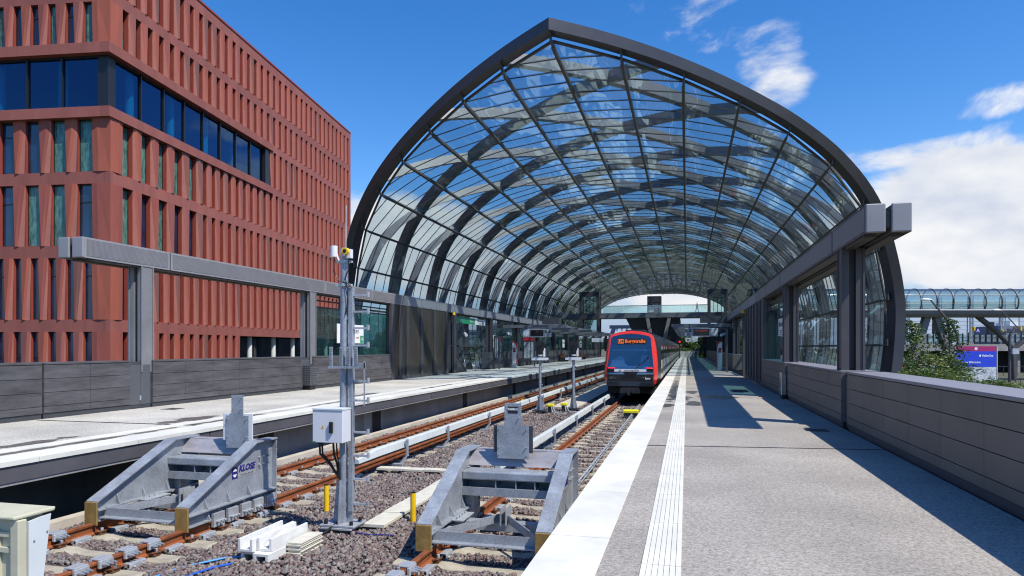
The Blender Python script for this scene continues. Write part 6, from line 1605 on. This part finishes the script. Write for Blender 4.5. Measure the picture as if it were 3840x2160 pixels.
m = MB(); rotz_box(m, at(53.55, 72.75), .35, .2, .85, 1.45); m.build('casing', M['zinc_lite'], t)
# platform of the main line railway in the distance: wall, railing, lamps, masts, signals
ND = 112
t = thing('retaining_wall', 'grey concrete railway platform wall in the distance on the right', 'wall', at(85, ND, -2.6))
m = MB(); rotz_box(m, at(95, ND), 38, 1.2, 1.0, 2.1); m.build('platform_edge', M['concrete'], t)
m = MB(); rotz_box(m, at(95, ND+1.6), 38, .3, -2.6, 1.0); m.build('underpass', M['under'], t)
for k in range(9):
    m = MB(); rotz_box(m, at(60+k*7.5, ND), .5, .5, -2.6, 1.0); m.build('pier', M['concrete'], t)
t = thing('platform_railing', 'long dark railing along the distant railway platform', 'railing', at(80, ND, 2.1))
m = MB(); k = 0; u = 60
while u < 118: rotz_box(m, at(u, ND-1), .07, .07, 2.1, 3.75 if k % 3 else 4.0); u += .95; k += 1
rotz_box(m, at(89, ND-1), 29, .05, 3.2, 3.28); rotz_box(m, at(89, ND-1), 29, .05, 2.4, 2.48); m.build('posts', M['frame_black'], t)
m = MB(); rotz_box(m, at(89, ND-.9), 29, .02, 2.4, 3.6); m.build('panes', M['tube_glass'], t)
def mast(u, h, label):
    t = thing('catenary_mast', label, 'catenary mast', at(u, ND+3, -2.6), 'lattice catenary masts')
    m = MB(); w0 = .38
    for sx in (-1, 1):
        for sy in (-1, 1): m.bar(at(u+sx*w0, ND+3+sy*w0, -2.6), at(u+sx*w0*.7, ND+3+sy*w0*.7, h), .13, .13)
    m.build('chord', M['zinc'], t)
    m = MB(); z = 1.5; s = 1
    while z < h-.8:
        m.bar(at(u-s*w0*.85, ND+2.65, z), at(u+s*w0*.85, ND+2.65, z+.75), .07, .07); z += .75; s = -s
    m.build('lacing', M['zinc'], t)
    m = MB(); m.bar(at(u, ND+3, h-1.6), at(u-4.5, ND+3, h-2.2), .09, .09); m.bar(at(u, ND+3, h-3.3), at(u-4.5, ND+3, h-2.2), .09, .09); m.build('cantilever', M['zinc'], t)
for u, h, lab in ((66.5, 9.5, 'lattice catenary mast farthest left under the tube bridge'), (71.9, 10, 'lattice catenary mast behind the taller young tree'), (77.2, 10.2, 'lattice catenary mast between the black signals'), (82.6, 10, 'lattice catenary mast at the right behind the tube bridge leg')):
    mast(u, h, lab)
t = thing('catenary_wire', 'thin overhead wires spanning the distant railway', 'wires', at(80, ND+4, 4))
m = MB()
for z in (3.9, 4.6, 5.3, 6.0): m.bar(at(58, ND+4, z), at(120, ND+4, z-.2), .045, .045)
m.build('wire', M['paint_dark'], t)
for u, h, lab in ((70.6, 7.2, 'twin armed platform lamp farthest left'), (75.6, 7.6, 'twin armed platform lamp beside the letter A sign'), (80.2, 7.1, 'twin armed platform lamp near the distant building'), (83.2, 7.7, 'twin armed platform lamp at the right edge')):
    t = thing('platform_lamp', lab, 'lamp post', at(u, ND, 2.1), 'twin armed lamps on the distant platform')
    m = MB(); m.tube(at(u, ND, 2.1), at(u, ND, h), .09, n=8); m.build('post', M['zinc_lite'], t)
    for s in (-1, 1):
        m = MB(); m.bar(at(u, ND, h-.15), at(u+s*1.0, ND, h+.05), .07, .07); m.bar(at(u+s*.55, ND, h+.0), at(u+s*1.25, ND, h+.02), .3, .1); m.build('lamp_head', M['sign_white'], t)
    m = MB(); m.tube(at(u+.05, ND-.15, h-3.3), at(u+.05, ND-.15, h-2.7), .25, n=10); m.build('loudspeaker', M['yellow'], t)
for u, lab in ((69.3, 'black railway signal left of the taller young tree'), (78.2, 'black railway signal right of the letter A sign')):
    t = thing('railway_signal', lab, 'railway signal', at(u, ND-.4, 2.1), 'black signals on the distant platform')
    m = MB(); rotz_box(m, at(u, ND-.4), .5, .25, 3.8, 5.7); m.build('head', M['frame_black'], t)
    m = MB(); m.tube(at(u, ND-.4, 2.1), at(u, ND-.4, 3.8), .1, n=8); m.build('post', M['zinc'], t)
t = thing('platform_letter_sign', 'navy sign with the letter A on the distant platform', 'sign', at(76.2, ND-.3, 2.1))
m = MB(); rotz_box(m, at(76.2, ND-.3), .48, .06, 3.9, 4.7); m.build('board', M['ink_blue'], t)
text('letter', 'A', .75, M['sign_white'], at(76.2, ND-.37, 4.3), TA, (0, 0, 1), t, bold=.01)
t = thing('platform_roof', 'flat dark platform shelter roof on the distant platform', 'shelter', at(82.5, ND+1, 2.1))
m = MB(); rotz_box(m, at(82.5, ND+1), 3, 1.5, 4.0, 4.2); m.build('roof', M['paint_dark'], t)
for s in (-2.5, 0, 2.5):
    m = MB(); rotz_box(m, at(82.5+s, ND+1), .1, .1, 2.1, 4.0); m.build('post', M['paint_dark'], t)
t = thing('office_block', 'small grey flat roofed block far away at the right', 'building', at(142, 196, -2.6))
m = MB(); rotz_box(m, at(143, 196), 6.5, 6, -2.6, 7.6); m.build('wall', pbr('blue grey render', (.16, .18, .23), .8, 0, .1, .3), t)
m = MB(); rotz_box(m, at(143.5, 196), 1.4, 1.2, 7.6, 9.2); rotz_box(m, at(140, 196), .7, .7, 7.6, 8.6); m.build('roof_plant', M['sign_white'], t)
for i in range(5):
    for k in range(3):
        m = MB(); rotz_box(m, at(138.3+i*2.3, 189.98), .5, .05, 2.0+k*1.9, 3.0+k*1.9); m.build('window', M['office_glass'], t)
t = thing('crosswalk_signal', 'back of a round traffic sign on a slim pole beside the information board', 'traffic sign', at(36.4, 52, -2.6))
m = MB(); m.tube(at(36.4, 52, -2.6), at(36.4, 52, 1.6), .05, n=8); m.build('pole', M['zinc_lite'], t)
m = MB(); m.tube(at(36.75, 54, .7), at(36.75, 54.04, .7), .75, n=24); rotz_box(m, at(36.9, 54), .6, .03, -1.6, -.15); m.build('plate', M['frame_black'], t)
m = MB()
for z in (1.52, .35, -.35, -1.3): rotz_box(m, at(36.5, 51.9), .3, .03, z, z+.08)
m.build('bracket', M['zinc_lite'], t)
# street railing by the road
t = thing('street_railing', 'black hoop railing along the pavement at the far right', 'railing', at(54, 76, -2.6))
m = MB()
for k in range(22): u = 50.5+k*.55; m.bar(at(u, 70, -2.6), at(u, 70, -1.75), .05, .05)
m.bar(at(50.3, 70, -1.75), at(62, 70, -1.75), .05, .05); m.build('bars', M['frame_black'], t)
t = thing('street_railing', 'thin grey railing across the road at the far right', 'railing', at(70, 100, -2.6))
m = MB()
for k in range(24): u = 68+k*1.0; m.bar(at(u, 100, -2.6), at(u, 100, -1.2), .06, .06)
m.bar(at(67.8, 100, -1.2), at(92, 100, -1.2), .07, .07); m.build('bars', M['paint_dark'], t)
# road works beacons
for i, (u, n, lab) in enumerate(((24.0, 42, 'orange topped white roadworks beacon nearest the end arch'), (24.9, 43, 'plain white roadworks beacon second from the arch'), (24.95, 42, 'orange topped white beacon left of the blue traffic sign'), (25.9, 43, 'orange topped white beacon beside the blue traffic sign'), (26.9, 44, 'orange topped white beacon closest to the information board'))):
    t = thing('roadworks_beacon', lab, 'beacon', at(u, n, -2.6), 'roadworks beacons among the shrubs')
    m = MB(); rotz_box(m, at(u, n), .2, .04, -2.5, .25 if i != 1 else .2); m.build('board', M['sign_white'], t)
    m = MB(); rotz_box(m, at(u, n), .35, .2, -2.6, -2.5); m.build('foot', M['frame_black'], t)
    if i != 1:
        m = MB(); m.tube(at(u, n, .25), at(u, n, .58), .13, .11, n=12); m.build('lamp', M['orange'], t)
t = thing('traffic_sign', 'round blue traffic sign among the beacons', 'traffic sign', at(25.45, 41.5, -2.6))
m = MB(); m.tube(at(25.45, 41.5, .12), at(25.45, 41.54, .12), .36, n=28); m.build('disc', M['sign_white'], t)
m = MB(); m.tube(at(25.45, 41.48, .12), at(25.45, 41.499, .12), .33, n=28); m.build('blue_field', M['blueprint'], t)
m = MB(); m.bar(at(25.59, 41.47, .24), at(25.33, 41.47, .0), .07, .006, up=TN); m.bar(at(25.33, 41.47, .0), at(25.33, 41.47, .16), .06, .006, up=TN); m.bar(at(25.33, 41.47, .0), at(25.49, 41.47, .0), .06, .006, up=TN); m.build('arrow', M['sign_white'], t)
m = MB(); m.tube(at(25.45, 41.6, -2.6), at(25.45, 41.6, .4), .04, n=8); m.build('pole', M['zinc_lite'], t)
# parked vans seen through the left stair opening
def van(x, y, rz, label):
    t = thing('parked_van', label, 'van', (x, y, -2.6), 'white vans parked beyond the left opening'); WL0 = WL[t]
    m = MB(); m.prism([(x-2.6, -2.2), (x+2.5, -2.2), (x+2.6, -1.5), (x+1.7, -1.3), (x+1.0, -.55), (x-2.5, -.5), (x-2.65, -1.2)], 'y', y-.95, y+.95); m.build('body', M['white'], t, bevel=.08)
    for xx in (-2.0, -.6, .75):
        m = MB(); m.box(x+xx-.55, x+xx+.45, y-.965, y-.955, -1.4, -.75); m.build('window', M['train_window'], t)
    for xx in (-1.7, 1.6):
        for s in (-1, 1):
            m = MB(); m.tube((x+xx, y+s*.75, -2.27), (x+xx, y+s*.97, -2.27), .34, n=16); m.build('wheel', M['under'], t)
van(-38, 112, 0, 'white parked van nearest the stair cheek, seen through the left opening'); van(-31.5, 113, 0, 'white parked van right of the first, seen through the left opening'); van(-27, 110, 0, 'white parked van closest to the column, seen through the left opening')
t = thing('road_fence', 'dark fence in front of the parked vans', 'fence', (-33, 104, -2.6))
m = MB()
for k in range(28): m.box(-42+k*.7, -41.9+k*.7, 104, 104.1, -2.6, -1.55)
m.box(-42, -22.5, 104, 104.1, -1.6, -1.5); m.build('bars', M['frame_black'], t)
# far buildings on the skyline left
for i, (x, y, w_, h, lab) in enumerate(((-150, 420, 40, 13, 'wide low glass block on the far skyline at the left'), (-105, 430, 22, 20, 'taller pale block on the far skyline at the left'), (-72, 400, 26, 12, 'grey flat block on the far skyline nearest the train'))):
    t = thing('far_building', lab, 'building', (x, y, -2.6), 'far buildings on the left skyline')
    m = MB(); m.box(x-w_/2, x+w_/2, y, y+14, -2.6, h); m.build('wall', [pbr('far blue block', (.14, .2, .25), .7, 0, .1, .1), pbr('far pale block', (.4, .4, .4), .8, 0, .1, .1), pbr('far grey block', (.22, .23, .25), .8, 0, .1, .1)][i], t)
    for k in range(int(h//3.2)):
        m = MB(); m.box(x-w_/2+1, x+w_/2-1, y-.06, y, .2+k*3.2, 1.9+k*3.2); m.build('window_band', M['office_glass'], t)

# ------------------------------------------------------------ plants
def leaf_cloud(m, centre, rad, n, size, lean=.4, long=2.2):
    for _ in range(n):
        while True:
            p = Vector((random.uniform(-1, 1), random.uniform(-1, 1), random.uniform(-1, 1)))
            if .25 < p.length < 1: break
        c = Vector(centre) + Vector((p.x*rad[0], p.y*rad[1], p.z*rad[2])); s = size*random.uniform(.6, 1.4)
        a = Vector((random.gauss(0, 1), random.gauss(0, 1), random.gauss(-.2, lean))).normalized(); b = a.orthogonal().normalized()
        b.rotate(Matrix.Rotation(random.uniform(0, 6.28), 3, a)); a *= s*long/2; b *= s/2
        m.add([c-a, c+b*.8, c+a, c-b*.8], [(0, 1, 2, 3)])
def shrub(u, n, zt, r_, label, mat, nb=16, grp='shrubs beyond the right parapet'):
    base = at(u, n, -2.6); t = thing('shrub', label, 'shrub', base, grp)
    st = MB(); lv = MB(); H_ = zt+2.6
    for b in range(nb):
        a = random.uniform(0, 6.28); d = r_*random.uniform(.3, 1.0); h = H_*random.uniform(.62, 1.0)
        top = base + Vector((math.cos(a)*d*.7, math.sin(a)*d*.7, h)); tip = base + Vector((math.cos(a)*d*1.25, math.sin(a)*d*1.25, h*.86))
        mid = base + Vector((math.cos(a)*d*.25, math.sin(a)*d*.25, h*.55))
        st.path([base+Vector((random.uniform(-.1, .1), random.uniform(-.1, .1), 0)), mid, top, tip], [.03, .022, .012, .004], 5)
        for q in range(9):
            f = .25+.75*q/8; p = (base.lerp(mid, f*2) if f < .5 else (mid.lerp(top, (f-.5)/.35) if f < .85 else top.lerp(tip, (f-.85)/.15)))
            leaf_cloud(lv, p, (.38, .38, .26), 34, .075, .35, 2.6)
    st.build('stem', M['bark'], t); lv.build('foliage', mat, t, fixn=False)
SH = [(20.3, 36, .65, 1.2), (22.0, 38, .95, 1.4), (23.9, 40, 1.25, 1.5), (26.1, 42, 1.15, 1.5), (28.2, 44, .9, 1.4), (17.6, 31, .45, 1.1), (19.0, 32, .5, 1.2), (20.4, 33, .5, 1.2), (21.6, 34, .4, 1.2), (22.7, 34.5, .2, 1.1), (23.8, 34.5, -.02, 1.0), (16.4, 27, .22, 1.0), (17.9, 28, .12, 1.1), (18.9, 28, -.1, 1.1), (15.4, 26, .3, .9), (26.6, 37, -.3, .9)]
where = ['right behind the end arch foot', 'in the back row next to the arch', 'tallest of the back row', 'in the back row left of the board', 'in the back row touching the board', 'low in front beside the arch', 'low in the front row, second from the arch', 'low in the front row under the beacons', 'low in the front row right of the beacons', 'covering the left part of the board map', 'covering the right part of the board map', 'at the parapet edge left of the board', 'at the parapet edge below the board', 'at the parapet edge right below the board', 'lowest one peeping over the parapet cap', 'right of the board by the slim pole']
for i, (u, n, zt, r_) in enumerate(SH):
    shrub(u, n, zt, r_, 'leafy arching shrub ' + where[i], [M['leaf'], M['leaf_dark'], M['leaf_lite']][i % 3 if i < 5 else (2 if i % 2 else 0)], 15)
def young_tree(u, n, zt, label, mat):
    base = at(u, n, -2.6); t = thing('young_tree', label, 'tree', base, 'slender young trees beyond the right parapet')
    st = MB(); lv = MB(); H_ = zt+2.6
    st.path([base, base+Vector((.05, 0, H_*.5)), base+Vector((-.05, .05, H_))], [.09, .06, .012], 8)
    for b in range(26):
        f = .35+.63*b/26; a = b*2.4; L = (1.45 if .5 < f < .78 else .75)*(1.08-f*.6)*random.uniform(.7, 1.2)
        p = base+Vector((0, 0, H_*f)); q = p+Vector((math.cos(a)*L, math.sin(a)*L, L*.45)); st.path([p, p.lerp(q, .5)+Vector((0, 0, .08)), q], [.025, .015, .005], 5)
        for k in range(3): leaf_cloud(lv, p.lerp(q, .45+.28*k), (.32, .32, .24), 26, .10, .6, 1.6)
    st.build('trunk', M['bark'], t); lv.build('crown', mat, t, fixn=False)
young_tree(25.2, 43, 3.25, 'slender young tree left, in front of the slanting bridge legs', M['leaf']); young_tree(28.5, 44.5, 3.5, 'taller slender young tree, crown reaching the tube bridge', M['leaf_dark'])
def tree(x, y, h, r_, label, mat, grp, n=26, leaf=.28):
    base = Vector((x, y, -2.6)); t = thing('tree', label, 'tree', base, grp)
    st = MB(); lv = MB(); st.path([base, base+Vector((.1, 0, h*.4)), base+Vector((0, .1, h*.85))], [.25, .18, .04], 8)
    for b in range(n):
        a = random.uniform(0, 6.28); f = random.uniform(.25, 1); d = r_*random.uniform(.2, 1)*(1.15-.5*f)
        c = base+Vector((math.cos(a)*d, math.sin(a)*d, h*f)); st.path([base+Vector((0, 0, h*f*.6)), c], [.07, .02], 5)
        k = random.uniform(.6, 1.15); leaf_cloud(lv, c, (r_*.36*k, r_*.36*k, r_*.28*k), 75, leaf, .8, 1.5)
    st.build('trunk', M['bark'], t); lv.build('crown', mat, t, fixn=False)
for i, (x, y, h, r_) in enumerate(((-9, 168, 7, 3), (-4, 165, 6.2, 3), (0, 163, 6.8, 3.2), (4, 164, 6.4, 3.0), (8, 166, 7.2, 3.2), (12.5, 167, 7, 3), (-14, 170, 6.6, 3))):
    tree(x, y, h, r_, 'leafy tree beyond the platform end, ' + ['fifth', 'fourth behind the train', 'left one above the white fence', 'right one above the white fence', 'behind the far right wall', 'farthest right of the row', 'farthest left of the row'][i] + (' from the right' if i == 0 else ''), M['leaf_dark'] if i % 2 else M['leaf'], 'trees beyond the platform end', 44, .34)
for i, (x, y, h, r_) in enumerate(((-52, 128, 6, 3.4), (-45, 124, 5.2, 3), (-38, 126, 6.2, 3.2), (-31, 125, 5.6, 3), (-60, 130, 7, 4), (-26, 135, 6, 3))):
    tree(x, y, h, r_, 'leafy tree outside the vault beyond the left glass, ' + ['second from the left', 'third from the left', 'behind the left vans', 'behind the right van', 'leftmost and largest', 'rightmost'][i], M['leaf'], 'trees outside the vault on the left', 16, .3)
for i, (u, n, h, r_) in enumerate(((70, 124, 7.2, 3), (76, 126, 6.9, 3.4), (64, 122, 7.0, 3))):
    tree(*at(u, n)[:2], h, r_, 'bushy tree showing above the distant railway platform, ' + ['middle one', 'right one', 'left one'][i], M['leaf_dark'], 'trees behind the distant railway platform', 14, .3)
